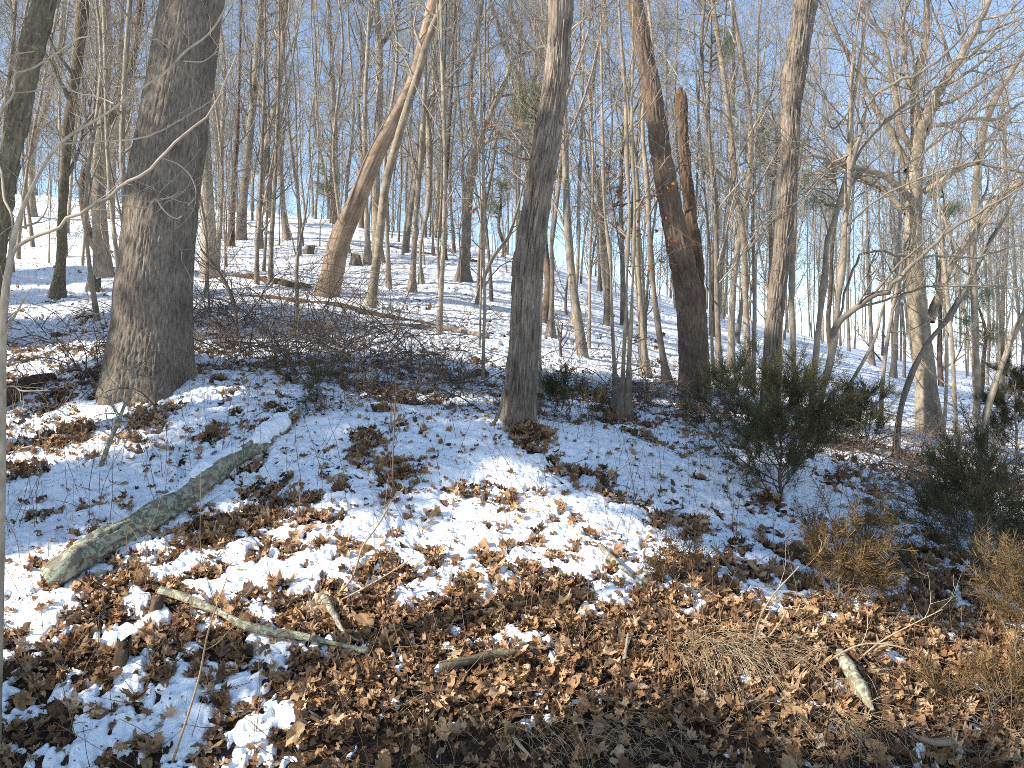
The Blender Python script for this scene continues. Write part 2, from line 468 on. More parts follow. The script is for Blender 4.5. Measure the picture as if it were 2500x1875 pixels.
def displaced(mb, P, R, sides, fn, flare=None):
    """one trunk with modelled bark relief"""
    P = np.asarray(P); K = len(P)
    T = unit(np.gradient(P, axis=0))
    A = unit(np.cross(T, np.array([0, 1.0, 0]))); B = np.cross(T, A)
    th = np.arange(sides) / sides * 2 * pi
    L = np.concatenate([[0], np.cumsum(np.linalg.norm(np.diff(P, axis=0), axis=1))])
    rr = R[:, None] * np.ones(sides)[None]
    if flare is not None: rr = rr + flare(L[:, None], th[None])
    bk = np.stack(np.broadcast_arrays(rr * np.cos(th), rr * np.sin(th), L[:, None]), -1)
    rr = rr + fn(bk)
    V = P[:, None] + rr[..., None] * (np.cos(th)[None, :, None] * A[:, None] + np.sin(th)[None, :, None] * B[:, None])
    idx = np.arange(K * sides).reshape(K, sides); a = idx[:-1]; b_ = idx[1:]
    q = np.stack([a, np.roll(a, -1, 1), np.roll(b_, -1, 1), b_], -1).reshape(-1, 4)
    mb.add(V, q, bk)
def oak_relief(p):
    q = p + .012 * (vn(p * 9)[..., None] - .5)
    n1 = vn(q * [44, 44, 8]); n2 = vn(q * [75, 75, 34] + 7)
    f_ = np.clip(np.abs(2 * n1 - 1) * 2.4, 0, 1) ** .6; g_ = np.clip(np.abs(2 * n2 - 1) * 3, 0, 1)
    return .017 * (f_ - .6) + .006 * (g_ - .6) + .03 * (vn(p * 3) - .5)
def shag_relief(p):
    n1 = vn(p * [32, 32, 2.6] + 3); n2 = vn(p * [80, 80, 8])
    s_ = (n1 * 4.0) % 1.0
    return .026 * (s_ - .7) + .014 * (n2 - .5) + .03 * (vn(p * [5, 5, 2]) - .5)
def pine_relief(p):
    n1 = vn(p * [20, 20, 9]); n2 = vn(p * [50, 50, 25])
    f_ = np.clip(np.abs(2 * n1 - 1) * 2.0, 0, 1)
    return .022 * (f_ - .8) + .010 * (n2 - .5)
def smooth_relief(p): return .006 * (vn(p * [30, 30, 3]) - .5) + .02 * (vn(p * 4) - .5)

def trunk_path(pts, d, height=None, d1=None, sink=.35):
    """photograph points (x, y, width) from the base up -> world path and radii; goes on upwards to the given height"""
    pts = np.array(pts, float)
    ds = np.full(len(pts), d) if d1 is None else np.linspace(d, d1, len(pts))
    W_ = np.array([np.append(S(a, b_, q_), w / 2 / FS * q_) for (a, b_, w), q_ in zip(pts, ds)])
    g = float(H(W_[0, 0], W_[0, 1]))
    dr = W_[0, :3] - W_[1, :3]; dr = dr / np.linalg.norm(dr)
    low = W_[0].copy(); zt = min(g, W_[0, 2]) - sink
    k = (W_[0, 2] - zt) / max(.35, -dr[2]); low[:3] = W_[0, :3] + dr * k; low[2] = zt
    out = [low] + list(W_)
    if height and W_[-1, 2] < g + height:
        up = W_[-1, :3] - W_[-2, :3]; up = up / np.linalg.norm(up)
        rem = g + height - W_[-1, 2]
        for t in (.33, .66, 1.0):
            p = W_[-1].copy(); p[:3] += (up * .75 + np.array([0, 0, .25])) * rem * t; p[3] *= (1 - .9 * t)
            out.append(p)
    return np.array(out)
def hero(name, label, cat, pts, d, mat, relief=None, sides=10, K=40, height=14, d1=None, limbs=(), lv=(16, 5, 5), lens=(2.2, .9, .45),
         t0=.4, flare=None, twigmat=None, seed=0, group=None, up=.12, ang=.85, limb_lv=None, rmin=.0025, leafy=None):
    """one tree: trunk with its limbs and the bare twigs of its crown"""
    rng = np.random.default_rng(seed + 100)
    W_ = trunk_path(pts, d, height, d1)
    g = float(H(W_[1, 0], W_[1, 1]))
    base = (W_[1, 0], W_[1, 1], g)
    o = thing(name, label, cat, base, group)
    q_ = resample(W_, K); P, R = q_[:, :3], np.maximum(q_[:, 3], .004)
    mb = Local(base)
    if relief is not None: displaced(mb, P, R, sides, relief, flare)
    else:
        if flare: R = R * (1 + flare * np.exp(-np.linspace(0, 1, K) * 28))
        mb.tubes(P, R, sides)
    mb.build('trunk', mat, o)
    cr = Local(base)
    lp, lr = [], []
    for L_ in limbs:
        pts_l = np.array([np.append(S(a, b_, dd), w / 2 / FS * dd) for (a, b_, w, dd) in L_])
        q2 = resample(pts_l, 26); lp.append(q2[:, :3]); lr.append(np.maximum(q2[:, 3], .003))
    if lp:
        lp = np.array(lp); lr = np.array(lr)
        lp[:, 1:-1] += rng.normal(0, .012, lp[:, 1:-1].shape) * np.minimum(1, np.linalg.norm(lp[:, -1] - lp[:, 0], axis=1) / 2.5)[:, None, None] ** 2
        cr.tubes(lp, lr, 8)
        if limb_lv: twigs(rng, cr, lp, lr, limb_lv, lens, .15, .99, .8, up, 5, rmin)
    if lv: twigs(rng, cr, P[None], R[None], lv, lens, t0, .99, ang, up, 6, rmin)
    if cr.v: cr.build('crown', twigmat or M['twig'], o)
    return o

def wave(rng, P, a):
    n_ = len(P); k = np.linspace(0, 1, n_)[:, None]
    ph = rng.uniform(0, 6, 4)
    off = np.stack([np.sin(k[:, 0] * 7 + ph[0]) + .5 * np.sin(k[:, 0] * 15 + ph[1]), np.sin(k[:, 0] * 6 + ph[2]), 0 * k[:, 0]], 1) * a
    return P + off * np.minimum(1, k * 4)
def proto_tree(seed, h, r, lean, lv, lens, t0, up, fork=0.0, wob=.06, rmin=.0034):
    """trunk and crown meshes with the base at the origin"""
    rng = np.random.default_rng(seed)
    K = 22
    z = np.linspace(-.4, h, K)
    az = rng.uniform(0, 6.28)
    P = np.stack([np.cos(az) * lean * (z / h) ** 1.3 * h * np.sign(np.maximum(z, 0)), np.sin(az) * lean * np.maximum(z, 0), z], 1)
    P[:, 0] = np.cos(az) * lean * np.maximum(z, 0)
    P = wave(rng, P, wob)
    R = r * (np.linspace(1, .1, K) ** .8) + r * .8 * np.exp(-np.maximum(z, 0) * 3.2)
    t = MB(); t.tubes(P, R, 8)
    cr = MB()
    Pp, Rp = P[None], R[None]
    if fork:
        F, FR = grow(rng, Pp, Rp, 3, fork, fork + .25, h * .45, .38, 14, .10, .07, .72, .01, .15)
        t.tubes(F, FR, 7)
        twigs(rng, cr, F, FR, (lv[0] // 2, lv[1], lv[2]), lens, .1, .98, .7, up, rmin=rmin)
    twigs(rng, cr, Pp, Rp, lv, lens, t0, .98, .85, up, rmin=rmin)
    return t.mesh('trunk', M['grey']), cr.mesh('crown', M['twig'])

def put_tree(meshes, name, label, cat, x, y, rz, sc, group, mats=None):
    o = thing(name, label, cat, (x, y, float(H(x, y))), group)
    o.rotation_euler = (float(rng.normal(0, .03)), float(rng.normal(.01, .035)), rz); o.scale = (sc, sc, sc)
    for nm, me in zip(('trunk', 'crown'), meshes):
        ch = bpy.data.objects.new(nm, me); COL.objects.link(ch); ch.parent = o
    return o

# ---- big trees of the foreground -------------------------------------------------
d_oak = 9.5
def oak_flare(L, th): return np.exp(-np.maximum(L - .25, 0) * 3.1) * (.10 + .05 * np.cos(5 * th + 1) + .03 * np.cos(3 * th))
hero('oak_tree', 'massive brown oak with deeply furrowed bark and flared base in the snow', 'tree',
     [(362, 905, 190), (370, 800, 180), (378, 650, 172), (408, 400, 167), (440, 200, 155), (473, 0, 143), (500, -160, 130)], d_oak, M['oak'], oak_relief, 300, 620,
     20, lv=(12, 6, 6), lens=(4, 1.4, .6), t0=.55, flare=oak_flare, seed=1)
def shag_flare(L, th): return np.exp(-np.maximum(L - .3, 0) * 3.0) * (.035 + .03 * np.cos(3 * th + 2))
d_c = dground(1262, 1040)
hero('hickory_tree', 'shaggy grey trunk rising from the snow crest in the middle, leaf heap at its foot', 'tree',
     [(1262, 1030, 74), (1270, 940, 70), (1278, 850, 67), (1289, 650, 70), (1300, 560, 68), (1312, 480, 66), (1327, 390, 68), (1340, 310, 66), (1356, 200, 60), (1364, 100, 58), (1370, 0, 57), (1376, -120, 55)],
     d_c, M['shag'], shag_relief, 170, 520, 16, lv=(10, 5, 5), lens=(3, 1.2, .5), t0=.5, flare=shag_flare, seed=2)
d_r = 10.3
hero('hickory_tree', 'slimmer shaggy trunk rising out of the dark cedar bush', 'tree',
     [(1876, 1010, 48), (1882, 940, 42), (1889, 800, 41), (1910, 600, 42), (1927, 400, 44), (1937, 200, 51), (1952, 100, 54), (1968, 0, 58), (1985, -100, 56)],
     d_r, M['shag'], shag_relief, 100, 380, 15, lv=(9, 5, 5), lens=(2.6, 1.1, .5), t0=.55, seed=3)
d_p = 12.6
hero('pine_tree', 'dark scaly trunk leaning left from a bushy foot, right of the middle', 'tree',
     [(1692, 1005, 82), (1694, 900, 74), (1690, 800, 70), (1678, 700, 66), (1650, 570, 58), (1618, 400, 52), (1587, 200, 46), (1548, 0, 40), (1525, -120, 38)],
     d_p, M['pine'], pine_relief, 110, 340, 17, lv=(14, 5, 5), lens=(2.0, .9, .5), t0=.45, seed=4)
hero('broken_snag', 'short dark rotten snag with a broken top behind the leaning dark trunk', 'dead tree',
     [(1716, 950, 40), (1708, 800, 38), (1696, 600, 34), (1683, 500, 30), (1674, 400, 28), (1667, 300, 24), (1662, 225, 20), (1660, 212, 8)],
     13.4, M['dark'], pine_relief, 70, 160, None, lv=None, seed=5)
d_s = dground(795, 728, 11)
hero('dead_snag', 'leaning bare dead trunk, barkless and orange tan, on the snowy slope', 'dead tree',
     [(795, 722, 62), (806, 690, 56), (825, 600, 53), (868, 500, 47), (908, 400, 42), (958, 300, 37), (1008, 200, 33), (1035, 100, 30), (1060, 0, 28), (1090, -110, 26)],
     d_s, M['snag'], smooth_relief, 60, 200, 9.5, lv=None, seed=6)
d_b = dground(906, 755, 11)
hero('birch_tree', 'pale grey trunk leaning beside the bare tan snag', 'tree',
     [(905, 752, 25), (912, 690, 22), (921, 627, 21), (946, 431, 21), (968, 350, 20), (993, 266, 19), (1020, 180, 18), (1044, 98, 17), (1084, 0, 16), (1120, -100, 14)],
     d_b, M['beech'], None, 12, 50, 13, lv=(14, 5, 5), lens=(1.8, .9, .45), t0=.3, flare=.4, seed=7)
# big pale tree on the right with its spreading limbs
d_m = dground(2270, 1062, 11)
def lim(pts, dd0=0.0, dd1=0.0):
    n_ = len(pts); return [c(3, x, y, w) + (d_m + dd0 + (dd1 - dd0) * i / (n_ - 1),) for i, (x, y, w) in enumerate(pts)]
hero('beech_tree', 'big pale forked tree with spreading limbs at the right', 'tree',
     [(2272, 1056, 68), (2262, 960, 52), (2258, 900, 48), (2240, 750, 46), (2232, 640, 40), (2230, 500, 39), (2234, 400, 37), (2240, 330, 32), (2236, 290, 26), (2232, 220, 20), (2260, 100, 17), (2262, 0, 15), (2262, -80, 12)],
     d_m, M['beech'], smooth_relief, 50, 160, 13, lv=(10, 5, 6), lens=(1.8, 1.0, .5), t0=.35, seed=8, twigmat=M['beech'], limb_lv=(9, 5, 5), limbs=[
        lim([(1500, 900, 70), (1540, 800, 66), (1620, 600, 56), (1720, 440, 50), (1830, 250, 44), (1960, 0, 34), (2040, -180, 20)], 0, -.8),
        lim([(1450, 1060, 62), (1430, 1000, 52), (1370, 880, 42), (1250, 680, 38), (1130, 450, 30), (1060, 320, 26), (940, 110, 18), (860, -60, 10)], 0, .6),
        lim([(1480, 940, 46), (1410, 820, 34), (1375, 620, 30), (1330, 380, 28), (1280, 200, 24), (1190, 100, 18), (1120, -60, 10)], 0, -.5),
        lim([(1450, 1240, 52), (1400, 1180, 44), (1270, 1085, 40), (1100, 1045, 36), (950, 1000, 26), (850, 970, 16), (760, 985, 8)], 0, -1.2),
        lim([(1440, 1330, 40), (1400, 1290, 34), (1300, 1180, 30), (1130, 1090, 24), (1010, 1040, 14)], 0, .9),
        lim([(1540, 1200, 40), (1650, 1130, 34), (1760, 1060, 28), (1860, 1020, 24), (2000, 1040, 18), (2170, 1070, 12)], 0, -.8),
        lim([(1560, 800, 30), (1700, 770, 26), (1850, 740, 24), (2000, 740, 22), (2090, 680, 18), (2200, 620, 12)], 0, .7),
        lim([(1510, 780, 34), (1470, 600, 30), (1440, 430, 26), (1410, 200, 22), (1440, 0, 16), (1450, -120, 9)], 0, .4),
        [c(6, 1580, 470, 70) + (d_m,), c(6, 1620, 360, 60) + (d_m,), c(6, 1680, 220, 48) + (d_m - .2,), c(6, 1740, 60, 40) + (d_m - .4,), c(3, 1840, 1480, 38) + (d_m - .6,), c(3, 1960, 1280, 34) + (d_m - .8,), c(3, 2100, 1160, 28) + (d_m - .9,), c(3, 2260, 1060, 20) + (d_m - 1,)],
     ])
hero('beech_tree', 'pale tree standing just right of the big forked one, bent to the right', 'tree',
     [c(3, 1860, 1900, 44), c(3, 1850, 1500, 44), c(3, 1870, 1180, 46), c(3, 1895, 950, 46), c(3, 1930, 760, 42), c(3, 2010, 580, 38), c(3, 2110, 420, 32), c(3, 2200, 250, 26), c(3, 2300, 60, 18)],
     d_m + 2.5, M['beech'], smooth_relief, 40, 110, 12, lv=(16, 5, 5), lens=(1.8, .9, .45), t0=.25, seed=9, twigmat=M['beech'])

# ---- named trees of the middle distance ------------------------------------------
def S2D(pts): return pts
d_f = dground(1131, 690, 14)
hero('oak_tree', 'forked grey brown tree with dark flared base, high on the open snow', 'tree',
     [c(5, 780, 215, 80), c(5, 783, 150, 66), c(5, 795, 0, 64), c(2, 815, 1200, 58), c(2, 845, 1000, 56), c(2, 855, 920, 50), c(2, 830, 700, 40), c(2, 822, 500, 36), c(2, 858, 250, 34), c(2, 890, 60, 30), c(2, 910, -120, 22)],
     d_f, M['grey'], smooth_relief, 40, 110, 15, lv=(14, 5, 5), lens=(2.2, 1.1, .5), t0=.35, flare=lambda L, th: np.exp(-np.maximum(L - .3, 0) * 4) * (.10 + .03 * np.cos(4 * th)), seed=10, limb_lv=(8, 5, 5), limbs=[
        [c(2, 860, 960, 50) + (d_f,), c(2, 890, 860, 44) + (d_f,), c(2, 960, 690, 40) + (d_f - .3,), c(2, 1050, 490, 36) + (d_f - .5,), c(2, 1090, 370, 30) + (d_f - .6,), c(2, 1190, 325, 24) + (d_f - .8,), c(2, 1290, 290, 16) + (d_f - 1,), c(2, 1420, 250, 8) + (d_f - 1.2,)],
        [c(2, 872, 940, 30) + (d_f,), c(2, 920, 890, 26) + (d_f - .2,), c(2, 990, 850, 22) + (d_f - .4,), c(2, 1080, 825, 18) + (d_f - .6,), c(2, 1170, 800, 10) + (d_f - .8,)]])
MID = [  # label, base-up points (source px), material, twig density
    ('straight grey pole trunk with dark foot, right of the leaning pale trunk', [c(5, 458, 300, 46), c(5, 465, 200, 40), c(5, 475, 0, 36), c(2, 490, 1300, 34), c(2, 515, 1000, 34), c(2, 540, 600, 28), c(2, 545, 380, 22), c(2, 560, 0, 14)], 'grey', 0),
    ('dark slim trunk behind the straight pole trunk on the upper slope', [c(5, 520, 250, 22), c(5, 515, 0, 20), c(2, 560, 1300, 36), c(2, 570, 900, 34), c(2, 580, 600, 30), c(2, 640, 540, 22), c(2, 720, 460, 14)], 'grey', 0),
    ('thin crooked sapling below the straight pole trunk', [c(5, 635, 420, 22), c(5, 630, 200, 18), c(5, 622, 0, 16), c(2, 640, 1300, 14), c(2, 650, 900, 12), c(2, 670, 300, 10), c(2, 680, -60, 7)], 'grey', 1),
    ('curved dark stem bending right below the forked tree', [c(5, 865, 380, 36), c(5, 875, 320, 28), c(5, 890, 250, 26), c(5, 930, 150, 24), c(5, 975, 60, 22), c(2, 1060, 1480, 20), c(2, 1110, 1330, 16), c(2, 1150, 1180, 10)], 'grey', 1),
    ('very pale thin birch sapling left of the shaggy middle trunk', [c(5, 905, 860, 22), c(5, 908, 600, 19), c(5, 915, 400, 18), c(5, 908, 0, 16), c(2, 912, 1400, 15), c(2, 905, 1000, 13), c(2, 890, 700, 10), c(2, 880, 300, 7)], 'pale', 1),
    ('pale trunk half hidden behind the shaggy middle trunk', [c(5, 1240, 990, 48), c(5, 1250, 700, 34), c(5, 1258, 400, 32), c(2, 1280, 1500, 30), c(2, 1320, 1000, 28), c(2, 1390, 500, 24), c(2, 1440, 0, 18)], 'pale', 0),
    ('brown trunk with crooked foot right of the shaggy middle trunk', [c(5, 1325, 575, 40), c(5, 1330, 400, 32), c(5, 1335, 200, 30), c(5, 1330, 0, 28), c(2, 1360, 1300, 26), c(2, 1400, 900, 22), c(2, 1440, 400, 18), c(2, 1460, 0, 12)], 'grey', 0),
    ('grey trunk on the open snow between shaggy middle trunk and triple stems', [c(5, 1465, 495, 32), c(5, 1475, 350, 26), c(5, 1490, 180, 26), c(5, 1498, 0, 24), c(2, 1500, 1300, 22), c(2, 1520, 800, 18), c(2, 1530, 200, 12)], 'grey', 0),
    ('whitish thin pole on the snow left of the triple stems', [c(5, 1565, 650, 24), c(5, 1568, 400, 20), c(5, 1572, 0, 18), c(2, 1585, 1300, 16), c(2, 1580, 800, 14), c(2, 1540, 450, 11), c(2, 1480, 250, 7)], 'pale', 1),
    ('left one of the three close pale stems', [c(5, 1738, 1040, 34), c(5, 1720, 700, 24), c(5, 1705, 400, 24), c(5, 1690, 0, 22), c(2, 1670, 1400, 20), c(2, 1650, 900, 17), c(2, 1640, 300, 12), c(2, 1636, 0, 9)], 'beech', 0),
    ('middle one of the three close pale stems', [c(5, 1768, 1085, 32), c(5, 1780, 700, 25), c(5, 1795, 400, 24), c(5, 1805, 0, 24), c(2, 1815, 1400, 22), c(2, 1800, 1000, 22), c(2, 1790, 600, 19), c(2, 1760, 200, 15), c(2, 1750, 0, 10)], 'beech', 0),
    ('right one of the three close pale stems', [c(5, 1800, 1090, 36), c(5, 1815, 700, 30), c(5, 1830, 400, 26), c(5, 1842, 0, 22), c(2, 1850, 1300, 20), c(2, 1830, 900, 18), c(2, 1835, 500, 14), c(2, 1840, 0, 9)], 'beech', 0),
    ('yellowish trunk between the triple stems and the dark leaning trunk', [c(5, 1918, 830, 52), c(5, 1912, 700, 40), c(5, 1890, 400, 36), c(5, 1865, 0, 32), c(2, 1870, 1300, 30), c(2, 1850, 1000, 26), c(2, 1800, 600, 24), c(2, 1770, 300, 20), c(2, 1750, 0, 14)], 'beech', 0),
    ('yellowish trunk just left of the dark leaning trunk, leaning left', [c(5, 2055, 880, 50), c(5, 2040, 780, 42), c(5, 2010, 600, 40), c(5, 1975, 350, 38), c(5, 1945, 0, 34), c(2, 1930, 1200, 30), c(2, 1900, 700, 24), c(2, 1960, 300, 22), c(2, 1930, 0, 16)], 'beech', 0),
    ('tall slim pale trunk leaning left between dark snag and right shaggy trunk', [c(6, 440, 900, 60), c(6, 445, 700, 46), c(6, 440, 500, 42), c(6, 430, 200, 40), c(6, 425, 0, 38), c(3, 380, 1200, 36), c(3, 340, 800, 34), c(3, 300, 500, 30), c(3, 250, 150, 28), c(3, 225, 0, 24), c(3, 200, -200, 18)], 'beech', 0),
    ('brown trunk close behind the tall slim pale trunk, right of the dark snag', [c(6, 480, 900, 36), c(6, 488, 600, 28), c(6, 490, 200, 26), c(3, 480, 1400, 22), c(3, 490, 1100, 18), c(3, 500, 700, 12)], 'grey', 1),
    ('thin grey pole right beside the dark leaning trunk', [c(6, 236, 840, 28), c(6, 225, 600, 20), c(6, 212, 300, 18), c(6, 210, 0, 16), c(3, 190, 1300, 14), c(3, 140, 700, 12), c(3, 120, 300, 9)], 'grey', 1),
    ('pale straight trunk just right of the right shaggy trunk', [c(6, 738, 1060, 46), c(6, 735, 800, 36), c(6, 728, 500, 34), c(6, 722, 200, 34), c(6, 735, 0, 32), c(3, 740, 1400, 30), c(3, 740, 1150, 28), c(3, 760, 800, 22), c(3, 800, 300, 14)], 'beech', 0),
    ('pale trunk with a broken stub top right of the right shaggy trunk', [c(6, 845, 1120, 46), c(6, 860, 850, 40), c(6, 890, 500, 40), c(6, 920, 250, 40), c(6, 935, 60, 36), c(3, 930, 1560, 34), c(3, 980, 1400, 28), c(3, 1040, 1180, 26), c(3, 1075, 1040, 24), c(3, 1100, 700, 22), c(3, 1180, 150, 16)], 'beech', 0),
    ('dark slim trunk on the snow left of the big forked pale tree', [c(6, 1355, 830, 40), c(6, 1365, 600, 30), c(6, 1385, 300, 26), c(6, 1390, 0, 22), c(3, 1400, 1300, 16), c(3, 1390, 1000, 10)], 'grey', 0),
    ('dark thin trunk on the snow farther left of the big forked pale tree', [c(6, 1222, 750, 34), c(6, 1215, 500, 26), c(6, 1200, 200, 22), c(6, 1195, 0, 18), c(3, 1190, 1300, 12)], 'grey', 0),
    ('thin upright stem left of the dark leaning pole by the cedar', [c(6, 1275, 1160, 34), c(6, 1285, 900, 26), c(6, 1310, 650, 26), c(6, 1360, 350, 22), c(6, 1400, 150, 18), c(6, 1430, 0, 14), c(3, 1500, 1400, 9)], 'grey', 1),
    ('pale slim trunk with white side right of the big forked pale tree', [c(6, 1775, 1340, 40), c(6, 1745, 1100, 30), c(6, 1735, 900, 28), c(6, 1720, 600, 26), c(6, 1690, 300, 24), c(6, 1660, 0, 20), c(3, 1640, 1300, 14)], 'pale', 1),
    ('pale thin pole at the foot of the big forked pale tree', [c(6, 1665, 1240, 26), c(6, 1680, 1000, 22), c(6, 1690, 700, 20), c(6, 1670, 300, 18), c(6, 1655, 50, 14)], 'pale', 1),
    ('mottled grey trunk with lichen left of the massive oak', [c(4, 355, 330, 90), c(4, 370, 200, 66), c(4, 385, 0, 60), c(1, 388, 1400, 58), c(1, 400, 1100, 56), c(1, 420, 850, 62), c(1, 455, 550, 66), c(1, 490, 300, 70), c(1, 510, 100, 80), c(1, 520, -120, 70)], 'mossy', 0),
    ('dark trunk with a strongly curved foot left of the massive oak', [c(1, 640, 1575, 64), c(1, 600, 1545, 58), c(1, 560, 1470, 52), c(1, 530, 1360, 46), c(1, 512, 1200, 42), c(1, 525, 1060, 40), c(1, 565, 950, 44), c(1, 650, 800, 50), c(1, 740, 620, 48), c(1, 820, 380, 44), c(1, 880, 60, 40), c(1, 900, -100, 30)], 'dark', 0),
    ('leaning brown trunk behind the curved dark one', [c(1, 585, 1350, 44), c(1, 640, 1150, 44), c(1, 690, 900, 46), c(1, 760, 680, 42), c(1, 830, 380, 40), c(1, 870, 100, 36), c(1, 885, -80, 28)], 'grey', 0),
    ('grey trunk rising from the lit snow left of the mottled trunk', [c(1, 205, 1355, 46), c(1, 195, 1150, 40), c(1, 210, 900, 40), c(1, 300, 600, 40), c(1, 370, 300, 36), c(1, 400, 0, 30)], 'grey', 0),
    ('slim grey trunk between curved dark trunk and massive oak', [c(1, 690, 1370, 44), c(1, 700, 1150, 36), c(1, 715, 850, 34), c(1, 740, 500, 30), c(1, 760, 100, 24)], 'grey', 0),
    ('upright dark trunk close right of the massive oak', [c(1, 1435, 1545, 46), c(1, 1450, 1300, 34), c(1, 1460, 1100, 32), c(1, 1480, 800, 24), c(1, 1490, 500, 16)], 'dark', 0),
    ('thicker grey trunk second to the right of the massive oak', [c(1, 1500, 1500, 66), c(1, 1510, 1300, 56), c(1, 1535, 1050, 52), c(1, 1560, 800, 48), c(1, 1590, 500, 44), c(1, 1620, 100, 38), c(1, 1630, -100, 30)], 'grey', 0),
    ('slender grey trunk left of the bare tan snag, forked high', [c(1, 1790, 1500, 50), c(1, 1765, 1300, 36), c(1, 1745, 1000, 34), c(1, 1735, 700, 28), c(1, 1760, 300, 22), c(1, 1790, 0, 16)], 'grey', 0),
    ('grey pole beside the top of the far lying log left of the snag', [c(4, 1600, 250, 34), c(4, 1603, 0, 26), c(1, 1615, 1400, 24), c(1, 1625, 1100, 22), c(1, 1640, 700, 18), c(1, 1650, 200, 12)], 'grey', 1),
    ('grey pole with snow at its foot just left of the snag', [c(4, 1685, 240, 36), c(4, 1690, 0, 30), c(1, 1700, 1350, 28), c(1, 1720, 1000, 24), c(1, 1735, 600, 20), c(1, 1740, 100, 12)], 'grey', 1),
    ('tall straight grey trunk above the foot of the snag', [c(1, 2080, 1400, 44), c(1, 2090, 1100, 38), c(1, 2085, 800, 34), c(1, 2070, 500, 32), c(1, 2055, 200, 28), c(1, 2045, 0, 24), c(1, 2040, -100, 18)], 'grey', 0),
    ('thin forked sapling in the brush left of the snag foot', [c(4, 1850, 560, 34), c(4, 1850, 300, 26), c(4, 1850, 100, 24), c(1, 1870, 1500, 20), c(1, 1900, 1350, 16), c(1, 1920, 1200, 10)], 'grey', 1),
    ('pair of grey trunks on the ridge line behind the pale leaning trunk', [c(5, 185, 120, 56), c(5, 185, 0, 40), c(2, 180, 1400, 34), c(2, 170, 1000, 30), c(2, 170, 600, 26), c(2, 190, 200, 20), c(2, 200, 0, 14)], 'grey', 0),
    ('dark trunk on the snow brow right of the straight pole trunk', [c(5, 655, 90, 40), c(5, 660, 0, 34), c(2, 660, 1300, 32), c(2, 680, 1000, 26), c(2, 700, 700, 20), c(2, 720, 300, 12)], 'dark', 0),
    ('smooth grey double trunk high behind the forked tree and shaggy trunk', [c(2, 1190, 1250, 40), c(2, 1180, 900, 40), c(2, 1150, 650, 38), c(2, 1100, 430, 36), c(2, 1040, 280, 32), c(2, 990, 140, 28), c(2, 950, 0, 24)], 'grey', 0),
    ('thin upright grey stem right of the forked tree, wavy towards the top', [c(2, 1180, 1150, 34), c(2, 1175, 800, 32), c(2, 1155, 500, 30), c(2, 1140, 280, 26), c(2, 1090, 100, 22), c(2, 1070, -60, 16)], 'grey', 0),
]
def solid_depth(sx, sy):
    return dground(sx, sy, 9.0, 45)
for i, (lab, pts, mt, tw) in enumerate(MID):
    d = solid_depth(pts[0][0], pts[0][1]) if not (38 <= i) else 30
    lv = (18, 6, 5) if not tw else (20, 5, 4)
    ln = (1.8, .9, .5) if not tw else (1.0, .5, .28)
    hero('young_tree' if tw else 'woodland_tree', lab, 'sapling' if tw else 'tree', pts, d, M[mt], smooth_relief if not tw else None, 16 if not tw else 8,
         60, (13 if not tw else 7), lv=lv, lens=ln, t0=.18, rmin=.003, flare=(lambda L, th: np.exp(-np.maximum(L - .3, 0) * 4.5) * (.05 + .025 * np.cos(4 * th))) if not tw else .5, seed=40 + i,
         twigmat=M['beech'] if mt in ('beech', 'pale') else None)

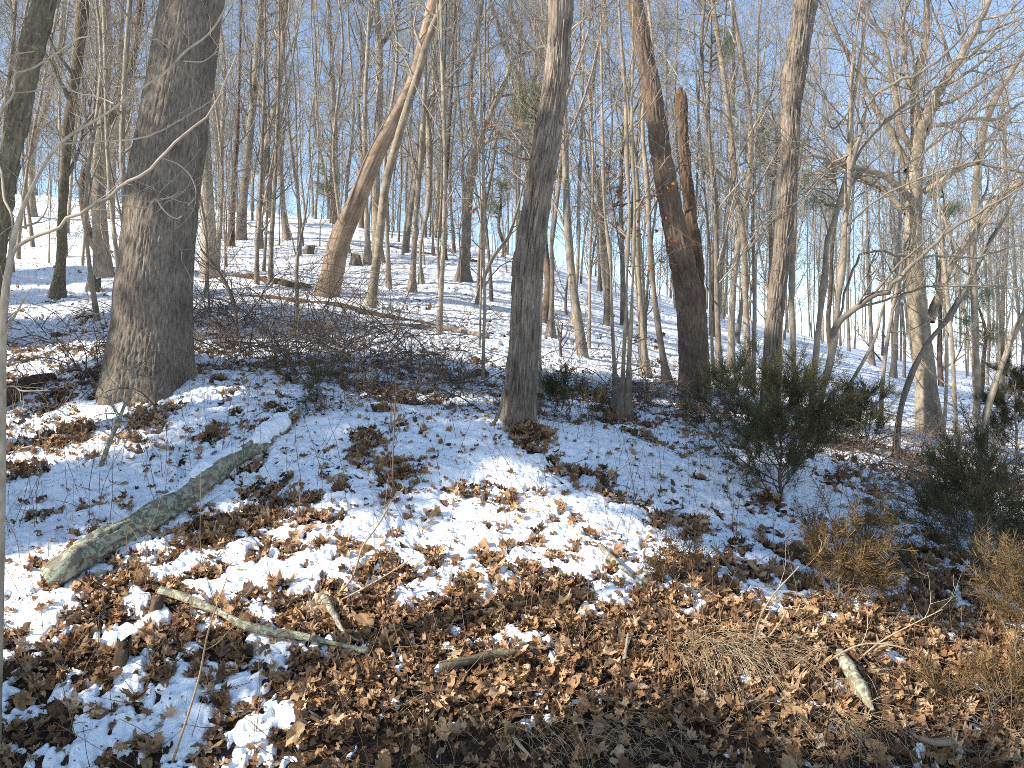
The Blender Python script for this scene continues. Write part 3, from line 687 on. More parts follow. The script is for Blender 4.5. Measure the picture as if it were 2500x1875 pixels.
# leaning stems by the cedar bush at the right
hero('young_tree', 'pale trunk growing out of the cedar bush and leaning right, with a long side branch', 'tree',
     [c(6, 845, 1200, 60), c(6, 870, 1100, 54), c(6, 905, 930, 50), c(6, 955, 750, 46), c(6, 990, 550, 44), c(6, 1015, 300, 42), c(6, 1045, 50, 38), c(3, 1055, 1400, 36), c(3, 1080, 1050, 34), c(3, 1090, 600, 26), c(3, 1110, 350, 20), c(3, 1150, 0, 14)],
     9.6, M['beech'], smooth_relief, 24, 90, 8.5, lv=(12, 4, 4), lens=(1.1, .55, .3), t0=.35, seed=90, limb_lv=(9, 4, 3), twigmat=M['grey'], limbs=[
        [c(6, 975, 560, 46) + (9.6,), c(6, 1010, 490, 42) + (9.5,), c(6, 1090, 405, 38) + (9.4,), c(6, 1200, 340, 36) + (9.3,), c(6, 1330, 265, 34) + (9.2,), c(6, 1420, 170, 30) + (9.1,), c(6, 1530, 70, 26) + (9.0,), c(3, 1640, 1480, 22) + (8.9,), c(3, 1800, 1380, 18) + (8.8,), c(3, 1990, 1270, 14) + (8.7,), c(3, 2180, 1160, 10) + (8.6,)],
        [c(3, 1085, 1060, 24) + (9.5,), c(3, 1150, 850, 24) + (9.4,), c(3, 1220, 620, 22) + (9.3,), c(3, 1380, 510, 20) + (9.2,), c(3, 1530, 450, 20) + (9.1,), c(3, 1700, 310, 18) + (9.0,), c(3, 1890, 100, 14) + (8.9,), c(3, 2000, -60, 9) + (8.8,)],
        [c(3, 1075, 1080, 20) + (9.6,), c(3, 1180, 890, 16) + (9.7,), c(3, 1350, 720, 14) + (9.8,), c(3, 1560, 520, 14) + (9.9,), c(3, 1800, 340, 14) + (10,), c(3, 2170, 110, 10) + (10,)],
        [c(3, 800, 1210, 8) + (9.7,), c(3, 1000, 1010, 13) + (9.6,), c(3, 1200, 850, 14) + (9.5,), c(3, 1480, 640, 14) + (9.3,), c(3, 1800, 400, 12) + (9.1,), c(3, 2180, 180, 8) + (9,)],
        [c(3, 1085, 1090, 16) + (9.6,), c(3, 1330, 1090, 13) + (9.7,), c(3, 1560, 930, 13) + (9.8,), c(3, 1900, 690, 12) + (9.9,), c(3, 2200, 590, 8) + (10,)],
        [c(6, 1000, 520, 16) + (9.6,), c(3, 1200, 1560, 16) + (9.7,), c(3, 1420, 1600, 16) + (9.8,), c(3, 1680, 1590, 15) + (9.9,), c(3, 1900, 1600, 13) + (10,), c(3, 2200, 1500, 9) + (10,)],
        [c(6, 1090, 405, 16) + (9.4,), c(6, 1330, 330, 14) + (9.3,), c(6, 1560, 260, 13) + (9.2,), c(6, 1800, 250, 12) + (9.1,), c(6, 2200, 275, 8) + (9,)],
        [c(3, 1050, 1420, 14) + (9.6,), c(3, 1250, 1250, 13) + (9.4,), c(3, 1500, 1120, 12) + (9.2,), c(3, 1850, 1010, 10) + (9,), c(3, 2180, 960, 7) + (8.9,)],
        [c(3, 1075, 700, 12) + (9.6,), c(3, 980, 800, 12) + (9.5,), c(3, 900, 560, 10) + (9.4,), c(3, 830, 390, 7) + (9.3,)],
        [c(3, 1060, 1020, 16) + (9.6,), c(3, 960, 1060, 14) + (9.5,), c(3, 860, 1160, 12) + (9.4,), c(3, 760, 1320, 8) + (9.3,)]])
hero('young_tree', 'slim brown stem leaning far to the right across the big forked pale tree', 'tree',
     [c(6, 1375, 1230, 44), c(6, 1395, 1050, 40), c(6, 1440, 880, 40), c(6, 1500, 730, 38), c(6, 1580, 590, 36), c(6, 1690, 460, 32), c(6, 1780, 310, 30), c(6, 1870, 150, 26), c(6, 1940, 0, 20), c(3, 2010, 1420, 14)],
     10.4, M['grey'], smooth_relief, 20, 80, 7, lv=(14, 5, 4), lens=(1.3, .6, .3), t0=.3, seed=91)
hero('young_tree', 'thin grey stem arching right out of the cedar bush', 'sapling',
     [c(6, 925, 1180, 30), c(6, 960, 1090, 26), c(6, 1080, 870, 24), c(6, 1180, 700, 22), c(6, 1240, 580, 20), c(6, 1280, 420, 16), c(6, 1330, 200, 10)],
     9.9, M['grey'], None, 8, 50, 6, lv=(10, 4, 3), lens=(1.0, .5, .25), t0=.3, seed=92)
hero('young_tree', 'brown trunk leaning right at the far right edge of the bank', 'tree',
     [c(6, 1900, 1390, 56), c(6, 1912, 1250, 48), c(6, 1935, 1050, 44), c(6, 2000, 830, 42), c(6, 2055, 680, 40), c(6, 2100, 560, 36), c(6, 2160, 440, 28), c(6, 2230, 250, 18)],
     10.6, M['grey'], smooth_relief, 24, 80, 7, lv=(14, 5, 4), lens=(1.4, .7, .35), t0=.3, seed=93)
# sapling at the left edge, close to the camera
dq = 4.6
def ls(pts, a=0.0, b=0.0):
    n_ = len(pts); return [c(1, x, y, w * .84) + (dq + a + (b - a) * i / (n_ - 1),) for i, (x, y, w) in enumerate(pts)]
hero('young_tree', 'pale forked sapling at the left edge, its branches crossing before the massive oak', 'sapling',
     [(2, 930, 24), (3, 860, 22), (8, 780, 20), (16, 690, 18), (26, 630, 16), c(1, 90, 1460, 34), c(1, 130, 1330, 27), c(1, 190, 1190, 24), c(1, 245, 1080, 22), c(1, 330, 945, 21), c(1, 425, 850, 20), c(1, 530, 785, 18), c(1, 650, 715, 17), c(1, 780, 620, 17), c(1, 865, 560, 16), c(1, 1030, 450, 15), c(1, 1165, 310, 14), c(1, 1285, 225, 13), c(1, 1370, 115, 13), c(1, 1412, 20, 9), c(1, 1450, -120, 6)],
     dq, M['pale'], None, 10, 110, None, lv=(7, 2), lens=(.4, .16), t0=.4, seed=94, twigmat=M['pale'], rmin=.0016, limb_lv=(2, 2), limbs=[
        ls([(70, 1600, 30), (100, 1540, 30), (200, 1490, 28), (350, 1425, 26), (450, 1350, 26), (530, 1310, 26), (610, 1260, 26), (690, 1220, 26), (755, 1150, 25), (870, 1100, 24), (960, 1020, 22), (1060, 920, 20), (1150, 830, 20), (1240, 760, 18), (1330, 670, 14), (1400, 520, 10), (1470, 350, 6)], 0, -.3),
        ls([(85, 1440, 22), (70, 1330, 20), (30, 1250, 20), (10, 1080, 18), (-20, 980, 14)], 0, .2),
        ls([(-30, 780, 20), (20, 680, 20), (85, 580, 18), (90, 470, 16), (100, 450, 16), (40, 370, 12), (95, 340, 12), (220, 320, 8)], 0, -.2),
        ls([(95, 455, 15), (190, 430, 16), (340, 340, 15), (490, 240, 13), (580, 222, 7)], 0, -.3),
        ls([(85, 580, 12), (200, 570, 12), (290, 555, 12), (390, 538, 12), (440, 560, 11), (490, 582, 11), (600, 600, 9), (710, 645, 5)], 0, -.2),
        ls([(395, 895, 16), (520, 885, 15), (650, 880, 14), (790, 872, 14), (900, 855, 13), (990, 820, 13), (1070, 775, 12), (1200, 700, 10), (1320, 625, 6)], 0, .2),
        ls([(700, 1225, 11), (770, 1220, 10), (850, 1225, 6)]), ls([(760, 1275, 9), (930, 1285, 10), (970, 1240, 11), (1005, 1290, 11), (1060, 1345, 10), (1105, 1362, 8), (1135, 1345, 5)]),
        ls([(970, 1240, 8), (1040, 1235, 8), (1120, 1195, 5)]), ls([(1010, 985, 8), (1120, 1030, 8), (1185, 1095, 8), (1215, 1160, 8), (1220, 1220, 7), (1170, 1280, 4)]),
        ls([(1060, 300, 10), (970, 240, 9), (1020, 300, 7)]), ls([(1140, 380, 9), (1270, 380, 10), (1355, 318, 6)]),
        [c(4, -20, 440, 10) + (dq,), c(4, 40, 435, 11) + (dq,), c(4, 100, 410, 9) + (dq - .1,), c(4, 175, 375, 5) + (dq - .1,)],
        [c(4, -20, 890, 10) + (dq,), c(4, 60, 875, 11) + (dq,), c(4, 150, 905, 9) + (dq - .1,), c(4, 300, 900, 5) + (dq - .1,)]])
hero('woodland_tree', 'dark shaggy trunk hung with lichen at the left edge, leaning right', 'tree',
     [c(1, -60, 1900, 150), c(1, -20, 1500, 130), c(1, 30, 1200, 120), c(1, 70, 950, 124), c(1, 115, 740, 130), c(1, 165, 480, 136), c(1, 215, 250, 150), c(1, 262, 60, 140), c(1, 300, -120, 130)],
     8.2, M['mossy'], pine_relief, 90, 240, 12, lv=(9, 5, 5), lens=(2, 1, .5), t0=.35, seed=95)

# ---- the standing wood: repeats with their own place, turn and size ------------------
PROT = {'sapling': [proto_tree(200 + i, 5.0 + 1.3 * (i % 4), .016 + .006 * (i % 3), .05 * (i % 3), (26, 6, 4), (lambda t: 1.25 * (1.15 - t), .55, .3), .12, .16, wob=.08) for i in range(6)],
        'slim': [proto_tree(220 + i, 12 + i % 4 * 1.5, .036 + .012 * (i % 3), .045 * (i % 4), (24, 6, 4), (lambda t: 2.3 * (1.1 - t), .95, .5), .14, .2, wob=.2) for i in range(7)],
        'old': [proto_tree(240 + i, 16 + i, .085 + .014 * i, .03 * i, (26, 7, 6), (lambda t: 3.2 * (1.1 - t), 1.3, .6), .25, .18, fork=.38 if i % 2 else 0, wob=.25) for i in range(4)]}
ZONES0 = [(-800, 200, 'at the far left edge of the wood'), (200, 560, 'behind the massive furrowed oak'), (480, 820, 'between the massive oak and the bare tan snag'), (820, 1120, 'between the bare tan snag and the forked tree'),
         (1120, 1290, 'between the forked tree and the shaggy middle trunk'), (1290, 1480, 'just right of the shaggy middle trunk'), (1480, 1700, 'between the triple pale stems and the dark leaning trunk'),
         (1700, 1890, 'between the dark leaning trunk and the right shaggy trunk'), (1890, 2240, 'between the right shaggy trunk and the big forked pale tree'), (2240, 3400, 'right of the big forked pale tree')]
ZN = ['at the far left', 'behind the massive oak', 'between oak and tan snag', 'between tan snag and forked tree', 'between forked tree and shaggy trunk', 'right of the shaggy trunk',
      'left of the dark leaning trunk', 'right of the dark leaning trunk', 'between right shaggy trunk and pale fork', 'right of the pale forked tree']
ZONES = [(a, b_, n_) for (a, b_, _), n_ in zip(ZONES0, ZN)]
rng = np.random.default_rng(77)
placed = []
todo = []
hero_xy = [tuple(o.location[:2]) for o in COL.objects if o.get('category') in ('tree', 'dead tree', 'sapling')]
while len(todo) < 245:
    d = math.sqrt(rng.uniform(13.0 ** 2, 50 ** 2)) if rng.random() < .7 else rng.uniform(12.5, 30)
    u = rng.uniform(-.63, .63)
    x, y = u * d, d
    if any((x - a) ** 2 + (y - b_) ** 2 < .45 for a, b_ in placed) or any((x - a) ** 2 + (y - b_) ** 2 < .6 for a, b_ in hero_xy): continue
    # the open snow in the middle stays thinner
    if abs(u + .12) < .16 and d < 24 and rng.random() < .75: continue
    if u > .22 and d < 36 and rng.random() < .55: continue
    if .33 < u < .60 and d < 24: continue
    if abs(1250 + u * FS - 860) < 130 and d < 17: continue      # the wood is more open at the right
    if d > 24 and rng.random() < .25: continue
    placed.append((x, y))
    k = rng.random()
    kind = 'sapling' if k < (.55 if d < 24 else .36) else ('slim' if k < .90 else 'old')
    if d < 17 and kind == 'old': kind = 'slim'
    todo.append((1250 + u * FS, d, kind, x, y))
todo.sort()
ORD = ['first', 'second', 'third', 'fourth', 'fifth', 'sixth', 'seventh', 'eighth', 'ninth', 'tenth', 'eleventh', 'twelfth', 'thirteenth', 'fourteenth', 'fifteenth', 'sixteenth']
KN = {'sapling': ('sapling', 'thin twiggy sapling', 'saplings'), 'slim': ('woodland_tree', 'slim grey trunk', 'slim trees'), 'old': ('woodland_tree', 'thick grey trunk', 'thick trees')}
cnt = {}
for sx, d, kind, x, y in todo:
    z = next((i for i, (a, b_, _) in enumerate(ZONES) if a <= sx < b_), 9)
    band = 'low down' if d < 19 else ('halfway up' if d < 30 else 'near the ridge')
    k = cnt.get((z, kind, band), 0); cnt[(z, kind, band)] = k + 1
    nm, look, gp = KN[kind]
    lab = f'{ORD[min(k, 15)]} {look} from left {band} {ZONES[z][2]}'
    put_tree(PROT[kind][rng.integers(len(PROT[kind]))], nm, lab, 'sapling' if kind == 'sapling' else 'tree', x, y, rng.uniform(0, 6.28), rng.uniform(.8, 1.2),
             f'bare {gp} of the hillside wood')

# the far wood beyond the brow reads as one mass
rng = np.random.default_rng(8)
tmpl = []
for i in range(5):
    mbt = MB(); K = 9; h = 15 + i; z = np.linspace(-.8, h, K)
    P = wave(rng, np.stack([0 * z + z * rng.normal(0, .02), z * rng.normal(0, .02), z], 1), .15)
    R = (.035 + .010 * i) * np.linspace(1, .15, K)
    mbt.tubes(P, R, 5)
    twigs(rng, mbt, P[None], R[None], (20, 6, 4), (lambda t: 2.6 * (1.1 - t), 1.1, .6), t0=.25, up=.2, first_sides=3, rmin=.0045)
    tmpl.append((np.concatenate(mbt.v), mbt.f))
def far_wood(name, pts):
    mb = MB()
    for i, (v, fs) in enumerate(tmpl):
        sel = pts[i::5]
        a = rng.uniform(0, 6.28, len(sel)); sc = rng.uniform(.7, 1.2, len(sel))
        Mx = np.zeros((len(sel), 3, 3)); Mx[:, 0, 0] = np.cos(a) * sc; Mx[:, 0, 1] = -np.sin(a) * sc; Mx[:, 1, 0] = np.sin(a) * sc; Mx[:, 1, 1] = np.cos(a) * sc; Mx[:, 2, 2] = sc
        mb.scatter(v, fs, sel, Mx)
    o = mb.build(name, M['grey'])
    return tag(o, 'distant bare grey trees massed along and beyond the brow of the hill', 'woods', kind='stuff')
y_ = np.concatenate([np.sqrt(rng.uniform(40 ** 2, 125 ** 2, 165)), rng.uniform(36, 105, 150)]); u_ = np.concatenate([rng.uniform(-.72, .74, 165), rng.uniform(.22, .74, 150)]); x_ = u_ * y_
far_wood('distant_woods', np.stack([x_, y_, HB(x_, y_)], 1))
x_ = rng.uniform(-62, -10, 34); y_ = rng.uniform(-14, 42, 34); k = x_ / np.maximum(y_, 1) < -.72
x_, y_ = x_[k], y_[k]
tag(far_wood('hillside_woods', np.stack([x_, y_, HB(x_, y_)], 1)), 'bare grey wood standing on the slope beyond the left edge', 'woods')
print('trees done')

# ------------------------------------------------------------------ evergreen pines
def tuft(rng, n_, L, w):
    d = unit(rng.normal(size=(n_, 3)) + np.array([0, 0, .5])); s_ = unit(np.cross(d, rng.normal(size=(n_, 3))))
    st = rng.uniform(0, .3, (n_, 1)) * L
    v = np.stack([d * st - s_ * w / 2, d * st + s_ * w / 2, d * L * rng.uniform(.7, 1.1, (n_, 1))], 1).reshape(-1, 3)
    return v, [np.arange(n_ * 3).reshape(-1, 3)]
def rotm(rng, n_, sc=(.8, 1.2)):
    q = rng.normal(size=(n_, 4)); q /= np.linalg.norm(q, axis=1, keepdims=True)
    w, x, y, z = q.T
    R = np.stack([1 - 2 * (y * y + z * z), 2 * (x * y - z * w), 2 * (x * z + y * w), 2 * (x * y + z * w), 1 - 2 * (x * x + z * z), 2 * (y * z - x * w),
                  2 * (x * z - y * w), 2 * (y * z + x * w), 1 - 2 * (x * x + y * y)], 1).reshape(-1, 3, 3)
    return R * rng.uniform(*sc, n_)[:, None, None]
def pine(label, x, y, h, r, clumps, ntuft, seed, L=.16, w=.012, bmat='pine', cat='tree', group=None):
    """clumps: (dx, dy, height, radius, half height) of needle masses"""
    rng = np.random.default_rng(seed)
    g = float(H(x, y)); o = thing('pine_tree', label, cat, (x, y, g), group)
    K = 24; z = np.linspace(-.4, h, K)
    P = wave(rng, np.stack([0 * z, 0 * z, z], 1), .1)
    R = r * np.linspace(1, .12, K)
    t = MB(); t.tubes(P, R, 10); t.build('trunk', M[bmat], o)
    f = MB(); bl = []; br = []
    for dx, dy, hz, rad, hh in clumps:
        n_ = int(ntuft * (rad * rad * hh) / sum(a[3] ** 2 * a[4] for a in clumps))
        nb = max(5, n_ // 60)
        q = unit(rng.normal(size=(nb, 3))) * rng.uniform(.25, 1, (nb, 1)) ** .45 * np.array([rad, rad, hh]) + np.array([dx, dy, hz])
        for e in q:
            zt = np.clip(e[2] - rng.uniform(.1, .5) * np.hypot(e[0], e[1]), .2, h * .98)
            b0 = np.array([np.interp(zt, z, P[:, 0]), np.interp(zt, z, P[:, 1]), zt])
            mid = (b0 + e) / 2 + rng.normal(0, .08, 3)
            bl.append(resample(np.array([b0, mid, e]), 6)); br.append(np.linspace(.02, .004, 6) * (1 + .3 * rad))
        i = rng.integers(nb, size=n_); tt = rng.uniform(.45, 1.05, n_)[:, None]
        B = np.array(bl[-nb:])
        p = B[i, 2] * (1 - tt) + B[i, 5] * tt + rng.normal(0, .10 + .05 * rad, (n_, 3))
        v, fs = tuft(rng, 22, L, w)
        f.scatter(v, fs, p, rotm(rng, n_))
    t2 = MB(); t2.tubes(np.array(bl), np.array(br), 4); t2.build('boughs', M[bmat], o)
    f.build('needles', M['needle'], o)
    return o
def sunpos(along, qq):
    e = -SUN_H; return along * e[0] - qq * e[1] * 1.0, along * e[1] + qq * e[0]
for i, (al, qq, h, cl, nt, lab) in enumerate([   # unseen pines added for shade; clumps: (offset across the sunlight, height, radius, half height)
        (-8.5, 8.2, 12, [(-.2, 6.3, 1.2, .9), (-1.15, 7.0, .85, .8), (.3, 7.6, 1.5, 1.0), (-1.3, 9.2, 1.3, .9), (.2, 9.4, 1.5, 1.0), (0, 11, .9, .9)], 3000, 'unseen tall pine added beyond the left edge to shade the upper bank'),
        (-9.0, 10.9, 14, [(0, 6.6, 1.0, 1.2), (0, 8.6, 1.3, 1.4), (0, 10.8, 1.2, 1.4), (0, 12.8, .8, 1.0)], 3800, 'unseen tallest pine added beyond the left edge to shade the massive oak'),
        (-8.0, 5.2, 5.6, [(0, 1.8, 1.3, 1.2), (0, 3.6, 1.2, 1.0), (.1, 4.7, .95, .6)], 2400, 'unseen low bushy pine added beyond the left edge to shade the lower left'),
        (-8.0, 7.6, 6.0, [(0, 1.9, 1.3, 1.2), (0, 3.8, 1.2, 1.0), (.2, 5.0, .9, .6)], 2200, 'second unseen low pine added beyond the left edge to shade the left bank'),
        (-8.3, 2.9, 8.4, [(-.4, 4.6, 1.4, .8), (.3, 5.7, 1.35, .6), (-.2, 6.8, .95, .6), (-.3, 7.9, .6, .6)], 4600, 'unseen middling pine added beyond the left edge to shade the bottom strip'),
        (-11.5, 5.2, 13, [(.1, 10.7, 1.0, .9), (-.1, 12, .8, .9)], 1800, 'unseen bare trunked pine added beyond the left edge to shade the lower right'),
        (-9.5, 14.6, 11, [(0, 4.6, 1.5, 1.6), (0, 7.0, 1.3, 1.6)], 2400, 'unseen pine added beyond the left edge to shade the left slope'),
        (-13.0, 21.0, 12, [(0, 6.4, 1.7, 1.5), (.1, 8.6, 1.4, 1.3)], 2400, 'unseen farthest pine added beyond the left edge to shade the left slope'),
        (-12.0, 17.5, 11, [(0, 5.0, 1.7, 1.8), (0, 7.5, 1.4, 1.4)], 2200, 'unseen broad pine added beyond the left edge to shade the left slope')]):
    x, y = sunpos(al, qq)
    pine(lab, x, y, h, .13, [(SUN_H[1] * a, -SUN_H[0] * a, hz, rr, hh) for a, hz, rr, hh in cl], int(nt * 2.1), 300 + i, w=.017)
for i, (sx, sy, sr, d, lab, nt) in enumerate([
        (1290, 290, 95, 17, 'thin pine with sparse green boughs behind the shaggy middle trunk', 420), (1870, 350, 95, 26, 'yellow green pine crown left of the right shaggy trunk', 900),
        (1205, 480, 45, 33, 'small dark green pine on the ridge below the forked tree', 500), (1450, 470, 60, 30, 'pine with olive crown on the brow right of the middle trunk', 500),
        (2020, 450, 75, 28, 'green pine crown seen under the long low limb of the pale forked tree', 700), (2290, 480, 70, 30, 'green pine right behind the pale forked tree', 700),
        (1720, 70, 110, 24, 'high pine crown above the broken snag at the top edge', 500), (790, 430, 50, 38, 'olive pine on the ridge left of the tan snag', 450),
        (2390, 760, 90, 30, 'dull green pine beyond the far right slope', 900), (640, 400, 40, 40, 'faint pine crown behind the slim trunks right of the oak', 300)]):
    p = S(sx, sy, d); x, y = p[0], p[1]; g = float(H(x, y)); hz = p[2] - g; rr = sr / FS * d
    pine(lab, x + .3, y + .4, hz + rr * 1.2, .10, [(-.3, -.4, hz, rr, rr * .8), (-.2, -.3, hz + rr * .6, rr * .6, rr * .5), (-.4, -.4, hz - rr * .6, rr * .8, rr * .35)], int(nt * .6), 330 + i, L=.17, w=.006)

# ------------------------------------------------------------------ cedar bushes
def spray(rng):
    V = []
    for k in range(15):
        t = k / 15; s_ = 1 if k % 2 else -1
        b0 = np.array([0, 0, .13 * t]); d = unit(np.array([s_ * rng.uniform(.5, .9), rng.normal(0, .35), rng.uniform(.5, .9)]))
        L = .06 * (1 - .5 * t) * rng.uniform(.7, 1.2); w = unit(np.cross(d, rng.normal(size=3))) * .0016
        V += [b0 - w, b0 + w, b0 + d * L + w * .4, b0 + d * L - w * .4]
    V += [np.array([-.002, 0, 0]), np.array([.002, 0, 0]), np.array([.001, 0, .15]), np.array([-.001, 0, .15])]
    n_ = len(V) // 4
    return np.array(V), [np.arange(n_ * 4).reshape(-1, 4)]
def frame(d, rng):
    d = unit(d); a = unit(np.cross(d, rng.normal(size=d.shape))); b_ = np.cross(d, a)
    return np.stack([a, b_, d], -1)
def cedar(label, sx, sy, h, rad, nbr, nsp, seed, mat='cedar', d=None, lean=(0, 0), flat=1.0, nm='cedar_bush'):
    rng = np.random.default_rng(seed)
    d = d or dground(sx, sy); p = S(sx, sy, d); g = float(H(p[0], p[1])); base = np.array([p[0], p[1], g])
    o = thing(nm, label, 'bush', base)
    K = 12; z = np.linspace(-.1, h, K)
    P = np.stack([lean[0] * z, lean[1] * z, z], 1) + rng.normal(0, .012, (K, 3))
    R = np.linspace(.022, .004, K) * (h / 1.1) ** .5
    t = MB(); t.tubes(P, R, 7)
    B, BR = grow(rng, P[None], R[None], nbr, .08, .97, lambda q: rad * 1.25 * (1.12 - q * .75) * flat, 1.15, 7, .09, .12, .5, .003)
    t.tubes(B, BR, 4)
    C, CR = grow(rng, B, BR, 5, .25, .98, rad * .42, .7, 5, .10, .16, .6, .002)
    t.tubes(C, CR, 3); t.build('branches', M['brush'], o)
    f = MB()
    for src, n_ in ((B, nsp // 3), (C, nsp - nsp // 3)):
        i = rng.integers(len(src), size=n_); k = src.shape[1] - 1
        tt = rng.uniform(.35, 1, n_) ** .8 * k; j = np.clip(tt.astype(int), 0, k - 1); a = (tt - j)[:, None]
        q = src[i, j] * (1 - a) + src[i, j + 1] * a
        dr = unit(unit(src[i, j + 1] - src[i, j]) + rng.normal(0, .45, (n_, 3)) + np.array([0, 0, .25]))
        for s_ in range(4):
            v, fs = spray(rng); m_ = slice(s_, None, 4)
            f.scatter(v, fs, q[m_], frame(dr[m_], rng) * rng.uniform(.75, 1.5, len(q[m_]))[:, None, None])
    f.build('foliage', M[mat], o)
    return o
cedar('large dark green cedar bush spreading on the snowy bank below right shaggy trunk', 1905, 1225, .90, .76, 36, 1700, 401)
cedar('smaller dark cedar bush just right of the large one', 2115, 1115, .62, .42, 18, 700, 402)
cedar('low dark cedar at the left flank of the large one', 1790, 1070, .55, .5, 18, 600, 403)
cedar('dark shadowed cedar bush at the right edge of the bank', 2395, 1445, .88, .60, 34, 1300, 404)
cedar('small thin cedar seedling by the snow covered log end', 780, 1015, .42, .22, 12, 150, 405)
cedar('small bushy cedar behind the crest right of the shaggy middle trunk', 1388, 1010, .42, .36, 16, 380, 406, d=9.4)
cedar('rusty browned cedar with sparse sprays on the lower right bank', 2040, 1480, .40, .52, 14, 560, 407, 'cedar_brown', lean=(.15, 0))
cedar('low rusty cedar sprig at the bottom right corner', 2420, 1800, .28, .34, 9, 200, 408, 'cedar_brown')
cedar('dim brown green cedar by the right edge, below the shadowed bush', 2480, 1610, .40, .40, 14, 450, 409, 'cedar_brown')
cedar('dark narrow cedar at the right edge below the far pine', 2480, 1120, 1.5, .5, 30, 2200, 410)
cedar('tiny rusty cedar sprig on the leaf covered bank left of the browned cedar', 1680, 1425, .2, .22, 7, 90, 411, 'cedar_brown')

# ------------------------------------------------------------------ logs, sticks, stumps
def log(name, label, cat, pts, mat, relief=True, lift=.45, sides=40, K=90, seed=0, cap=True, sub=None, dfix=None):
    rng = np.random.default_rng(seed)
    q = []
    for x, y, w in pts:
        d = dfix or dground(x, y + w * .42)
        q.append(np.append(S(x, y, d), w / 2 / FS * d))
    q = resample(np.array(q), K)
    P = q[:, :3]; R = np.maximum(q[:, 3], .004)
    P = P + np.array([0, 0, .06 if name != 'fallen_log' else .015])
    base = P[K // 2].copy(); mb = Local(base)
    if relief:
        displaced(mb, P, R, sides, lambda p: np.minimum(1, R.mean() / .06) * (.022 * (vn(p * [28, 28, 6] + seed) - .5) + .055 * (vn(p * [7, 7, 4] + seed) - .5) - .02 * (np.abs(2 * vn(p * [13, 13, 1.6] + seed) - 1) < .12) + .008 * (vn(p * 70) - .5)))
        n_ = len(P) * sides; mb.f.append(np.arange(sides)[None, ::-1]); mb.f.append(np.arange(n_ - sides, n_)[None])
    else: mb.tubes(P, R, sides, cap)
    o = mb.build(name, M[mat]); o.location = base
    tag(o, label, cat)
    return o, P, R
lg, LP, LR = log('fallen_log', 'thick lichen covered log lying diagonally on the bank at the left, half snowed over', 'log',
    [(118, 1416, 44), (145, 1402, 68), (200, 1366, 66), (254, 1334, 70), (310, 1304, 64), (367, 1274, 66), (441, 1228, 58), (500, 1180, 60), (549, 1142, 52), (619, 1096, 48), (680, 1047, 38), (725, 1008, 30)], 'lichen', K=200, sides=72, seed=3)
def snow_strip(label, P, R, i0, i1, side, wid, seed):
    rng = np.random.default_rng(seed)
    i = np.linspace(i0, i1, 90); p = np.stack([np.interp(i, np.arange(len(P)), P[:, k]) for k in range(3)], 1); r = np.interp(i, np.arange(len(R)), R)
    e = np.sin(np.linspace(0, pi, 90)) ** .4
    nz_ = vn(np.stack([i * .09, i * 0, i * 0 + seed], 1))
    p = p + np.array(side) * r[:, None] * .80
    mb = Local(p[45]); mb.tubes(p, r * wid * e * (.5 + nz_), 16)
    a = mb.v[-1].reshape(90, 16, 3); rr = 1 + .5 * (vn(a.reshape(-1, 3) * 30) - .5).reshape(90, 16, 1)
    mb.v[-1] = (p[:, None] + (a - p[:, None]) * rr).reshape(-1, 3)
    o = mb.build('snow_strip', M['snow']); o.location = p[45]
    return tag(o, label, 'snow')
snow_strip('long thin strip of snow along the upper side of the lichen log', LP, LR, 60, 160, (-.35, .35, .72), .62, 3)
snow_strip('thick snow covering the far end of the lichen log', LP, LR, 146, 199, (0, -.1, .45), 1.25, 5)
snow_strip('short pad of snow on the near half of the lichen log', LP, LR, 38, 66, (-.45, .45, .6), .5, 6)
def s7(x, y, w): return (x / 1.7696, 1225 + y / 1.7696, w / 1.7696)
def s8(x, y, w): return (1250 + x / 1.7696, 1225 + y / 1.7696, w / 1.7696)
log('dead_branch', 'pale green lichened dead branch lying bent across the dead leaves', 'branch', [s7(690, 425, 44), s7(760, 445, 46), s7(850, 478, 48), s7(950, 515, 48), s7(1050, 570, 46), s7(1140, 598, 46), s7(1250, 615, 40), s7(1420, 650, 34), s7(1590, 690, 22)], 'lichen', sides=24, seed=8)
log('lichen_stick', 'short knobbly lichen stick standing down the leaf bank behind the bent branch', 'stick', [s7(1400, 455, 34), s7(1450, 540, 30), s7(1490, 610, 26), s7(1560, 650, 18)], 'lichen', sides=14, K=40, seed=9)
log('lichen_stick', 'grey lichen stick pointing down from the snow edge in the middle', 'stick', [s8(380, 225, 16), s8(430, 280, 22), s8(490, 335, 20), s8(565, 395, 16)], 'lichen', sides=12, K=40, seed=10)
log('lichen_stick', 'dark curved stick below the snow patch right of the middle', 'stick', [s8(860, 225, 14), s8(920, 290, 20), s8(960, 345, 18), s8(1010, 385, 12)], 'mossy', sides=12, K=40, seed=11)
log('rotten_branch', 'pale crumbling piece of branch lying in the grass at lower right', 'branch', [s8(1415, 690, 40), s8(1440, 745, 62), s8(1480, 810, 58), s8(1510, 870, 50), s8(1560, 950, 34)], 'lichen', sides=24, K=60, seed=12)
log('stick_stub', 'short straight pale grey stub standing in the leaves', 'stick', [s8(502, 612, 17), s8(495, 670, 17), s8(487, 722, 16)], 'pale', sides=12, K=16, seed=13)
log('grey_stick', 'weathered grey stick half buried under leaves near the bottom middle', 'stick', [s7(1900, 760, 30), s7(2020, 730, 36), s7(2130, 700, 34), s7(2230, 690, 26)], 'mossy', sides=14, K=40, seed=14)
log('grey_stick', 'thin dark stick slanting at the bottom edge left of middle', 'stick', [s8(0, 1060, 14), s8(40, 1110, 16), s8(90, 1160, 14)], 'grey', sides=8, K=16, seed=15)
